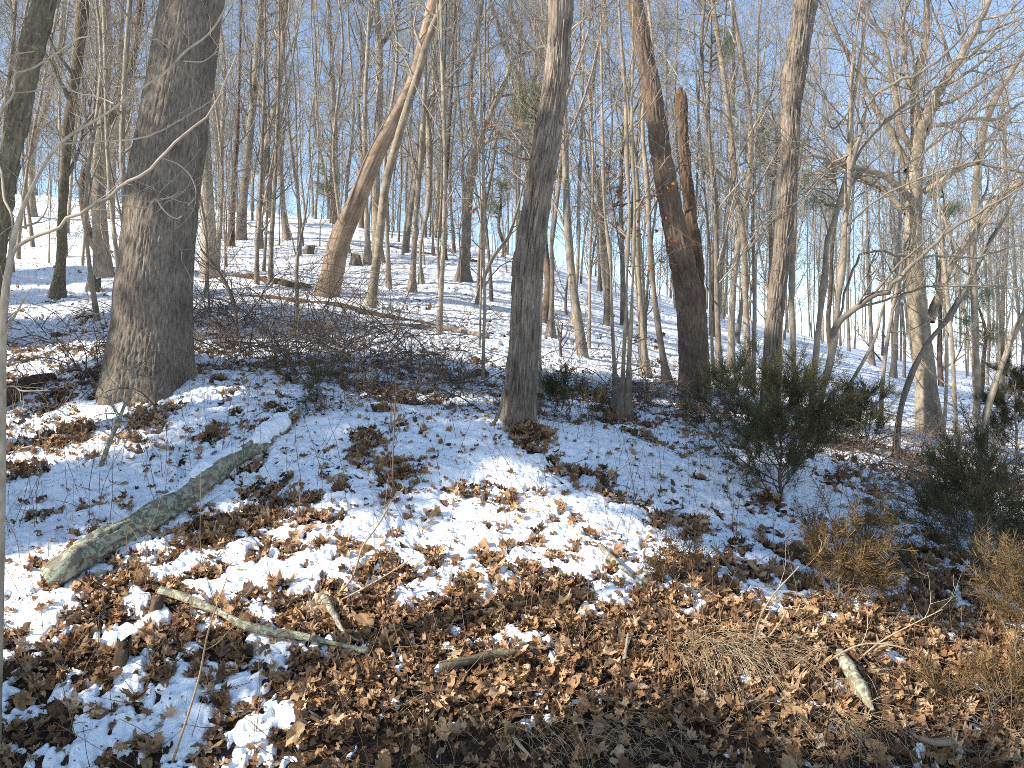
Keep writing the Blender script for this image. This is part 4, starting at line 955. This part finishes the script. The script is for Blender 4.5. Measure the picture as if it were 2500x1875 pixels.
log('tan_branch', 'tan stick end lying at the bottom right', 'branch', [s8(1740, 1060, 26), s8(1810, 1085, 34), s8(1890, 1085, 30)], 'snag', sides=14, K=30, seed=16)
log('fallen_log', 'big dark rotten log poking in from the left edge', 'log', [c(4, -120, 1010, 150), c(4, 0, 960, 140), c(4, 120, 905, 120), c(4, 220, 860, 90), c(4, 330, 825, 56)], 'dark', sides=36, K=70, seed=17)
log('fallen_log', 'thin dark log on the snow left of the snag, upper of two', 'log', [c(4, 1430, 190, 24), c(4, 1550, 200, 40), c(4, 1700, 225, 44), c(4, 1820, 250, 44), c(4, 1935, 262, 36)], 'dark', sides=20, K=50, seed=18)
log('fallen_log', 'long thin log running down the snow below the snag', 'log', [c(4, 1510, 315, 24), c(4, 1650, 325, 32), c(4, 1900, 355, 34), c(5, 0, 378, 36), c(5, 130, 410, 36), c(5, 280, 445, 36), c(5, 450, 475, 30), c(5, 610, 505, 20)], 'dark', sides=18, K=90, seed=19)
log('dead_branch', 'grey fallen pole lying over the brush left of the middle trunk', 'branch', [c(5, 250, 520, 12), c(5, 380, 512, 16), c(5, 520, 525, 22), c(5, 680, 540, 24), c(5, 800, 560, 26), c(5, 935, 585, 26)], 'beech', sides=14, K=60, seed=20)
log('fallen_log', 'far thin dark log on the upper snow behind the straight pole trunk', 'log', [c(5, 300, 2, 14), c(5, 380, 22, 20), c(5, 500, 45, 20), c(5, 620, 62, 14)], 'dark', sides=10, K=30, seed=21)
log('fallen_log', 'short dark log end right of the flared forked tree', 'log', [c(5, 835, 98, 16), c(5, 870, 105, 20), c(5, 910, 116, 16)], 'dark', sides=10, K=16, seed=22)
log('fallen_log', 'dark log with a raised broken stub in the brush left of the middle trunk', 'log', [c(5, 770, 850, 24), c(5, 820, 825, 44), c(5, 880, 805, 60), c(5, 935, 815, 40)], 'dark', sides=20, K=40, seed=23)
for i, (x0, y0, h, w, lab) in enumerate([s7(520, 720, 0)[:2] + (.15, .045, 'thin splintered rotten stump standing at lower left'), s7(668, 490, 0)[:2] + (.10, .04, 'short weathered stump beside the end of the bent lichen branch'),
        c(4, 580, 285) + (.24, .12, 'squat reddish stump on the snow left of the oak'), c(1, 1925, 1590) + (.24, .15, 'broken brown stump on the snow left of the snag'), c(5, 110, 130) + (.28, .15, 'jagged dark stump on the snow right of the snag')]):
    rg = np.random.default_rng(500 + i); d = dground(x0, y0); p = S(x0, y0, d); g = float(H(p[0], p[1]))
    mb = MB(); K = 20; z = np.linspace(-.1, h, K); P = np.stack([z * .12, z * .05, z], 1)
    displaced(mb, P, w * (1.15 - .3 * np.linspace(0, 1, K)), 32, lambda q_: w * (.9 * (vn(q_ * [20, 20, 2] + i) - .5)))
    v = mb.v[0].reshape(K, 32, 3); v[-3:, :, 2] += (vn(np.stack([np.arange(32) * .7, np.zeros(32), np.zeros(32) + i], 1)) - .6)[None] * h * .8
    mb.f.append(np.arange((K - 1) * 32, K * 32)[None])
    o = mb.build('stump', M['oak' if i > 1 else 'dark']); o.location = (p[0], p[1], g); tag(o, lab, 'stump')
def whip(label, pts, seed, mat='stalk', n_=5, L=.25, cat='stem', name='bare_stem'):
    rg = np.random.default_rng(seed); d = dground(pts[0][0], pts[0][1]); d2 = d * (1 - .0)
    q = resample(np.array([np.append(S(x, y, d - .05 * k), w / 2 / FS * d) for k, (x, y, w) in enumerate(pts)]), 30)
    base = q[0, :3].copy(); mb = Local(base); mb.tubes(q[:, :3], q[:, 3], 6)
    if n_: twigs(rg, mb, q[None, :, :3], q[None, :, 3], (n_, 2), (L, L * .5), .25, .98, .7, .15, 4, .0012)
    o = mb.build(name, M[mat]); o.location = base; return tag(o, label, cat)
whip('tall thin red brown whip rising from the bank left of the middle trunk', [c(5, 340, 1640, 11), c(5, 345, 1300, 9), c(5, 360, 900, 8), c(5, 375, 600, 6), c(5, 385, 380, 4)], 1, n_=7)
whip('pale broken stem leaning right out of the snow left of middle', [c(5, 250, 1665, 12), c(5, 330, 1590, 12), c(5, 412, 1507, 10)], 2, 'straw', 0)
whip('branching tan twig sticking up from the sunlit leaves', [s7(1440, 420, 11), s7(1520, 330, 9), s7(1570, 190, 8), s7(1640, 90, 6), s7(1690, 0, 4)], 3, 'straw', 5)
whip('long tan twig slanting right over the sunlit leaves', [s7(1400, 460, 10), s7(1560, 380, 9), s7(1680, 310, 7), s7(1780, 245, 4)], 4, 'straw', 4, .15)
whip('pale dead stem rising at the bottom left, forked low down', [s7(740, 1140, 12), s7(800, 960, 10), s7(860, 760, 9), s7(900, 560, 7), s7(980, 330, 4)], 5, 'straw', 3)
whip('dry arched twig over the grass at lower right', [s8(1330, 720, 9), s8(1420, 655, 9), s8(1520, 615, 8), s8(1640, 620, 7), s8(1740, 645, 4)], 6, 'straw', 2)
whip('long straight twig slanting up right behind the crumbling branch', [s8(1470, 705, 9), s8(1600, 600, 8), s8(1730, 530, 6), s8(1860, 465, 4)], 7, 'straw', 3)
whip('pale straight stalk leaning right in the right leaf bank', [s8(1085, 615, 10), s8(1140, 545, 9), s8(1188, 475, 8)], 8, 'straw', 0)
whip('tan forked stem left of the browned cedar', [s8(1040, 660, 10), s8(1065, 520, 9), s8(1110, 430, 8), s8(1240, 280, 5)], 9, 'straw', 4)
whip('lichened leaning shrub stem on the left bank below the oak', [c(4, 620, 1400, 34), c(4, 680, 1230, 30), c(4, 750, 1060, 24), c(4, 810, 900, 16), c(4, 850, 760, 10)], 10, 'lichen', 8, .5)
whip('dark forked stem on the slope left of the snag foot', [c(4, 1480, 600, 20), c(4, 1450, 330, 22), c(4, 1330, 120, 18), c(4, 1250, 20, 12)], 11, 'brush', 9, .9)
whip('thin dark shrub stem on the snow left of the triple stems', [c(5, 1390, 710, 22), c(5, 1385, 600, 16), c(5, 1400, 480, 8)], 12, 'brush', 9, .5)
whip('broken root like stub beside the foot of the shaggy middle trunk', [c(5, 920, 1150, 16), c(5, 975, 1100, 22), c(5, 1010, 1020, 18), c(5, 1030, 900, 8)], 13, 'beech', 0)

# ------------------------------------------------------------------ brambles
def thicket(label, n_, spots, Lr, seed, spread, sub=6, hz=1.0, r=.0068):
    rng = np.random.default_rng(seed); mb = MB(); base = None
    pts = []
    for sx, sy, d in spots:
        p = S(sx, sy, d or dground(sx, sy, 8)); pts.append(p[:2])
    pts = np.array(pts); ctr = pts.mean(0); g = float(H(*ctr))
    i = rng.integers(len(pts), size=n_); xy = pts[i] + rng.normal(0, spread, (n_, 2))
    p = np.column_stack([xy, H(xy[:, 0], xy[:, 1])])
    az = rng.uniform(0, 6.28, n_); ez = rng.uniform(.35, 1.35, n_)
    d = np.column_stack([np.cos(az) * np.cos(ez), np.sin(az) * np.cos(ez), np.sin(ez)])
    L = rng.uniform(*Lr, n_); K = 11; out = [p]
    for k in range(K - 1):
        d = unit(d + np.array([0, 0, -.20]) * hz + rng.normal(0, .13, d.shape)); p = p + d * (L / (K - 1))[:, None]
        gz_ = H(p[:, 0], p[:, 1]) + .02; p = np.column_stack([p[:, :2], np.maximum(p[:, 2], gz_)]); out.append(p)
    P = np.stack(out, 1); R = (rng.uniform(.6, 1.3, n_) * r)[:, None] * np.linspace(1, .3, K)[None]
    mb = Local((ctr[0], ctr[1], g)); mb.tubes(P, R, 4)
    P2, R2 = grow(rng, P, R, sub, .15, .95, .45, .8, 5, -.02, .25, .6, .0018); mb.tubes(P2, R2, 3)
    P3, R3 = grow(rng, P2, R2, 2, .2, .95, .2, .8, 3, 0, .25, .7, .0015); mb.tubes(P3, R3, 3)
    o = mb.build('bramble_thicket', M['brush']); o.location = (ctr[0], ctr[1], g)
    return tag(o, label, 'brush')
thicket('tangle of dark bramble canes right of the massive oak foot', 140, [(560, 860, 0), (640, 850, 0), (600, 800, 0), (520, 790, 0)], (1.0, 2.3), 1, .5, hz=.75)
thicket('wide dark bramble tangle in the hollow below the snag', 210, [(760, 880, 0), (850, 860, 0), (900, 820, 0), (820, 900, 10.6), (700, 840, 0)], (1.0, 2.4), 2, .5, hz=.75)
thicket('bramble tangle at the crest just left of the middle trunk', 130, [(1060, 950, 10.2), (1130, 930, 10.4), (980, 930, 10.2), (1000, 880, 0)], (.6, 1.5), 3, .4)
thicket('thin canes on the snow edge right of the middle trunk', 40, [(1450, 990, 10.6), (1540, 980, 10.8), (1620, 970, 11)], (.5, 1.2), 4, .4)
thicket('heap of brown twigs between the triple stems and dark leaning trunk', 70, [(1600, 950, 12), (1640, 945, 12), (1570, 940, 11.8)], (.5, 1.2), 5, .25)
thicket('loose canes on the left bank before the oak', 55, [(130, 930, 0), (230, 980, 0), (60, 1000, 0), (320, 940, 0)], (.8, 1.6), 6, .5)
thicket('brown brush on the far left slope behind the pale sapling', 60, [(60, 850, 0), (180, 800, 0), (230, 860, 0)], (.6, 1.4), 7, .5)
thicket('brown brush below the smaller cedar at the right', 70, [(2080, 1130, 0), (2180, 1150, 0), (2260, 1180, 0)], (.4, 1.0), 8, .35)
thicket('dull brush on the low ground at the right edge', 150, [(2350, 1150, 0), (2450, 1180, 0), (2420, 1080, 0), (2300, 1120, 0)], (.5, 1.4), 9, .6)
thicket('dark twigs overhanging the lower right corner', 130, [(2420, 1600, 0), (2480, 1500, 0), (2300, 1520, 0), (2350, 1700, 0)], (.4, 1.0), 10, .3, r=.003)
thicket('sparse shrub stems scattered over the lower snow slope', 60, [(700, 700, 0), (950, 800, 0), (1150, 800, 0), (1250, 850, 0), (1500, 880, 0), (600, 740, 0)], (.6, 1.6), 11, 1.0, hz=.3, r=.006)

# ------------------------------------------------------------------ leaf litter
def leaf_template(rng, kind):
    if kind == 0:
        half = [(0, 1.0), (14, .62), (27, .86), (42, .46), (62, .78), (84, .44), (108, .60), (132, .34), (160, .30)]
    elif kind == 1:
        half = [(0, 1.0), (10, .78), (18, .84), (26, .56), (36, .66), (50, .38), (64, .50), (88, .28), (110, .40), (140, .26), (165, .40)]
    else:
        half = [(0, 1.0), (12, .86), (26, .68), (45, .52), (70, .42), (100, .40), (130, .44), (158, .5)]
    pol = [(a, r) for a, r in half] + [(360 - a, r) for a, r in reversed(half[1:])]
    a = np.radians([q_[0] for q_ in pol]); r = np.array([q_[1] for q_ in pol]) * rng.uniform(.9, 1.1, len(pol))
    o = np.stack([np.sin(a) * r, np.cos(a) * r, 0 * a], 1) * .55
    v = np.concatenate([[[0, 0, 0]], o * .5, o])
    n_ = len(o); k1, k2, k3 = rng.uniform(-.4, 1.9), rng.uniform(-.9, 1.5), rng.normal(0, .8)
    v[:, 2] = k1 * v[:, 0] ** 2 * 1.2 + k2 * v[:, 1] ** 2 + k3 * v[:, 0] * v[:, 1] + .3 * np.abs(v[:, 0]) * rng.uniform(-.2, .8)
    v[1 + n_:, 2] += rng.normal(0, .09, n_); v[1:1 + n_, 2] += rng.normal(0, .03, n_)
    i = np.arange(n_); j = (i + 1) % n_
    return v, [np.stack([0 * i, 1 + i, 1 + j], 1), np.stack([1 + i, 1 + n_ + i, 1 + n_ + j, 1 + j], 1)]
rng = np.random.default_rng(21)
TEMPL = [leaf_template(rng, k % 3) for k in range(15)]
def place_leaves(mb, x, y, z, size, tilt):
    n_ = len(x); az = rng.uniform(0, 6.28, n_); ta = rng.uniform(0, 6.28, n_)
    up = np.stack([np.sin(tilt) * np.cos(ta), np.sin(tilt) * np.sin(ta) - .25 * (y < 9), np.cos(tilt)], 1); up = unit(up)
    a = unit(np.cross(up, np.stack([np.cos(az), np.sin(az), 0 * az], 1))); b_ = np.cross(up, a)
    Mx = np.stack([a, b_, up], -1) * size[:, None, None]
    pos = np.stack([x, y, z], 1)
    for k in range(15):
        v, fs = TEMPL[k]; s_ = slice(k, None, 15)
        mb.scatter(v, fs, pos[s_], Mx[s_])
def sample(n_, y0, y1, ulim=.66):
    y = np.sqrt(rng.uniform(y0 ** 2, y1 ** 2, n_)); u = rng.uniform(-ulim, ulim, n_); return u * y, y
mb = MB()
for n_, y0, y1, keep in ((33000, 3.8, 7.2, 1.0), (26000, 7.2, 11.5, .8), (12000, 11.5, 17, .6)):
    x, y = sample(n_, y0, y1); s_ = snow_depth(x, y)
    k = (s_ < .004) & (rng.random(n_) < keep * np.clip(.35 + (y - 4.55) * 1.3, .35, 1))    # thinner litter on the cut bank at the road
    x, y = x[k], y[k]; m_ = len(x)
    place_leaves(mb, x, y, H(x, y) + rng.uniform(.004, .055, m_), np.clip(rng.lognormal(-2.58, .44, m_), .022, .18), np.abs(rng.normal(0, .58, m_)))
x, y = sample(9000, 4, 11); s_ = snow_depth(x, y); k = (s_ >= .004) & (rng.random(len(x)) < np.clip(1.3 * fbm2(x, y, .45, 3, seed=12) - .40, .02, .7)); x, y = x[k], y[k]
place_leaves(mb, x, y, snow_z(x, y) + .012, rng.uniform(.04, .11, len(x)), np.abs(rng.normal(0, .6, len(x))))
x, y = sample(9000, 4.2, 12); s_ = snow_depth(x, y); k = (s_ >= .004); x, y = x[k], y[k]          # crumbs and small leaf bits on the snow
place_leaves(mb, x, y, snow_z(x, y) + .004, rng.uniform(.008, .035, len(x)), np.abs(rng.normal(0, .5, len(x))))
x, y = sample(1500, 12, 34); place_leaves(mb, x, y, snow_z(x, y) + .01, rng.uniform(.04, .13, len(x)), np.abs(rng.normal(0, .6, len(x))))
for hx, hy, hr, ha in HOLES:
    if ha <= .5: continue
    n_ = int(420 * hr * hr * 4 * min(1, ha) * (2.2 if ha > 1 else 1)); a = rng.normal(0, hr * .42, (n_, 2)); x, y = hx + a[:, 0], hy + a[:, 1]
    place_leaves(mb, x, y, H(x, y) + rng.uniform(.01, .11, n_) * np.exp(-(a ** 2).sum(1) / hr ** 2), rng.uniform(.07, .15, n_), np.abs(rng.normal(0, .7, n_)))
tag(mb.build('leaf_litter', M['litter_leaf'], smooth=False), kind='stuff')
for i, (x0, y0, sz, mt, lab) in enumerate([s8(45, 750, 0)[:2] + (.17, 'gold_leaf', 'bright yellow leaf lying at the lower edge of the sunlit litter'), s8(465, 780, 0)[:2] + (.14, 'tan_leaf', 'pale tan curled leaf below the grey stub'),
        s7(1830, 650, 0)[:2] + (.16, 'tan_leaf', 'pale lobed leaf right of the bent lichen branch'), s7(1640, 715, 0)[:2] + (.15, 'tan_leaf', 'tan lobed leaf below the tip of the bent branch'), s8(925, 660, 0)[:2] + (.11, 'rust_leaf', 'small orange leaf above the pale grass tuft'),
        s8(1230, 965, 0)[:2] + (.12, 'tan_leaf', 'tan folded leaf right of the grass tuft'), s8(1270, 1080, 0)[:2] + (.12, 'tan_leaf', 'dull tan leaf near the bottom right of the grass'), s7(150, 120, 0)[:2] + (.0, '', ''),
        s7(1290, 1050, 0)[:2] + (.16, 'tan_leaf', 'large brown leaf standing on edge by the lower snow'), c(4, 1650, 918) + (.12, 'rust_leaf', 'orange leaf alone on the snow right of the oak')]):
    if not sz: continue
    d = dground(x0, y0); p = S(x0, y0, d); g = float(snow_z(p[0], p[1])); mb = MB(); v, fs = TEMPL[i % 15]
    up = unit(np.array([.1 * (i % 3 - 1), -.75, .65])); a = unit(np.cross(up, np.array([cos(i * 1.7), .1, sin(i * 1.7)]))); b_ = np.cross(up, a)
    mb.scatter(v, fs, np.array([[0, 0, 0.]]), (np.stack([a, b_, up], -1) * sz)[None])
    o = mb.build('leaf', M[mt], smooth=False); o.location = (p[0], p[1] - .03, g + .07); tag(o, lab, 'leaf')
# leaves still hanging on a young oak right of the middle trunk
def hanging(label, sx, sy, d, spots, seed):
    rg = np.random.default_rng(seed); p = S(sx, sy, d); g = float(H(p[0], p[1])); base = np.array([p[0], p[1], g])
    o = thing('oak_sapling', label, 'sapling', base); st = Local(base); lf = Local(base); ends = []
    tops = [S(a, b_, d + rg.uniform(-.5, .5)) for a, b_, _ in spots]
    hi = max(tops, key=lambda q_: q_[2]); stem = resample(np.array([np.append(base - [0, 0, .2], .018), np.append(base * .5 + hi * .5 + [.06, 0, 0], .012), np.append(hi, .004)]), 30)
    st.tubes(stem[:, :3], stem[:, 3], 6); B = []; BR = []
    for e, (_, _, n_) in zip(tops, spots):
        zs = e[2] - .35 * np.hypot(*(e[:2] - stem[15, :2])); k = int(np.clip(np.searchsorted(stem[:, 2], zs), 2, 28)); b0 = stem[k, :3]
        B.append(resample(np.array([b0, (b0 + e) / 2 + rg.normal(0, .06, 3), e]), 8)); BR.append(np.linspace(.008, .003, 8))
    B = np.array(B); BR = np.array(BR); st.tubes(B, BR, 4); P2, R2 = grow(rg, B, BR, 9, .3, .99, .35, .7, 5, .02, .2, .6, .0018); st.tubes(P2, R2, 3); st.build('stem', M['grey'], o)
    for q_, (_, _, n_) in enumerate(spots):
        t_ = P2[q_ * 9:(q_ + 1) * 9].reshape(-1, 3); sel = t_[rg.integers(len(t_), size=n_)] + rg.normal(0, .02, (n_, 3)) - [0, 0, .04]
        v, fs = TEMPL[q_ % 15]; lf.scatter(v, fs, sel, rotm(rg, n_, (.06, .11)))
    lf.build('leaves', M['rust_leaf'], o, smooth=False)
hanging('young oak still holding rusty leaves, before the dark leaning trunk', 1545, 1005, 11.2, [(1490, 400, 5), (1520, 470, 9), (1505, 500, 8), (1560, 560, 9), (1600, 470, 8), (1660, 600, 10), (1590, 820, 6), (1600, 880, 7), (1480, 400, 4), (1640, 440, 6), (1560, 820, 5)], 71)
hanging('thin oak sapling with a few rusty leaves below the forked tree', 1170, 900, 13.5, [(1140, 490, 8), (1160, 225, 5), (1195, 305, 7), (1290, 300, 12), (1115, 425, 5), (1050, 460, 5), (1265, 350, 5), (1030, 430, 4)], 72)

# twig crumbs, dry grass and weed stalks
x, y = sample(9000, 3.2, 11); k = snow_depth(x, y) < .012; x, y = x[k], y[k]; n_ = len(x)
az = rng.uniform(0, 6.28, n_); el = np.abs(rng.normal(0, .35, n_)); d = np.column_stack([np.cos(az) * np.cos(el), np.sin(az) * np.cos(el), np.sin(el)])
L = rng.uniform(.04, .28, n_); p = np.column_stack([x, y, H(x, y) + .03]); P = np.stack([p, p + d * L[:, None] * .5 + rng.normal(0, .008, (n_, 3)), p + d * L[:, None]], 1)
mb = MB(); mb.tubes(P, np.stack([L * .008 + .0006, L * .007 + .0006, L * .003 + .0004], 1), 3)
tag(mb.build('twig_debris', M['stalk']), kind='stuff')
def blades(mb, x, y, z, L, az, el, droop, r=.0016):
    n_ = len(x); d = np.column_stack([np.cos(az) * np.cos(el), np.sin(az) * np.cos(el), np.sin(el)]); p = np.column_stack([x, y, z]); out = [p]; K = 7
    for k in range(K - 1):
        d = unit(d + np.column_stack([0 * x, 0 * x, -droop * np.ones(n_)]) + rng.normal(0, .07, (n_, 3))); p = p + d * (L / (K - 1))[:, None]
        p = np.column_stack([p[:, :2], np.maximum(p[:, 2], H(p[:, 0], p[:, 1]) + .012)]); out.append(p)
    mb.tubes(np.stack(out, 1), np.linspace(1, .3, K)[None] * r * rng.uniform(.6, 1.2, n_)[:, None], 3)
mb = MB()
x, y = sample(16000, 3.3, 6.2); u = x / y; k = rng.random(len(x)) < np.clip(.16 + .95 * (u + .05) - .10 * np.abs(y - 4.6), .01, .62); k &= snow_depth(x, y) < .01; k &= fbm2(x, y, .5, 2, seed=30) > .44
x, y = x[k], y[k]; n_ = len(x); blades(mb, x, y, H(x, y) + .01, rng.uniform(.12, .42, n_), rng.uniform(0, 6.28, n_), rng.uniform(.1, 1.0, n_), .24)
tag(mb.build('dry_grass', M['straw']), kind='stuff')
for lab, x0, y0, n_, seed, sp in (('pale dry grass tuft combed down the bank at lower right', 1765, 1600, 340, 1, .19), ('second thinner dry grass tuft near the crumbling branch', 2060, 1770, 110, 2, .14), ('dull dry grass tuft near the bottom middle', 1420, 1790, 120, 3, .3)):
    d0 = dground(x0, y0); p = S(x0, y0, d0); mb = MB(); x = p[0] + rng.normal(0, sp, n_); y = p[1] + rng.normal(0, .05, n_)
    blades(mb, x, y, H(x, y) + .02, rng.uniform(.12, .6, n_), rng.normal(-1.25, .8, n_), rng.uniform(.1, 1.2, n_), .27, .0018)
    tag(mb.build('grass_tuft', M['straw']), lab, 'grass')
mb = MB(); x, y = sample(1100, 4, 11); n_ = len(x); L = rng.uniform(.15, .85, n_) ** 1.3; az = rng.uniform(0, 6.28, n_); el = rng.normal(1.35, .18, n_)
d = np.column_stack([np.cos(az) * np.cos(el), np.sin(az) * np.cos(el), np.sin(el)]); p = np.column_stack([x, y, H(x, y)]); out = [p]
for k in range(6): d = unit(d + rng.normal(0, .08, d.shape)); p = p + d * (L / 6)[:, None]; out.append(p)
P = np.stack(out, 1); R = (.0016 + .0020 * L)[:, None] * np.linspace(1, .4, 7)[None]; mb.tubes(P, R, 3)
P2, R2 = grow(rng, P, R, 3, .3, .95, .09, .6, 4, .15, .15, .7, .0009); mb.tubes(P2, R2, 3)
tag(mb.build('weed_stalks', M['stalk']), kind='stuff')
print('objects', len(scene.objects), max(cnt.values()), [o['label'] for o in COL.objects if 'label' in o and len(o['label'].replace(',', ' ').replace('-', ' ').split()) > 16])
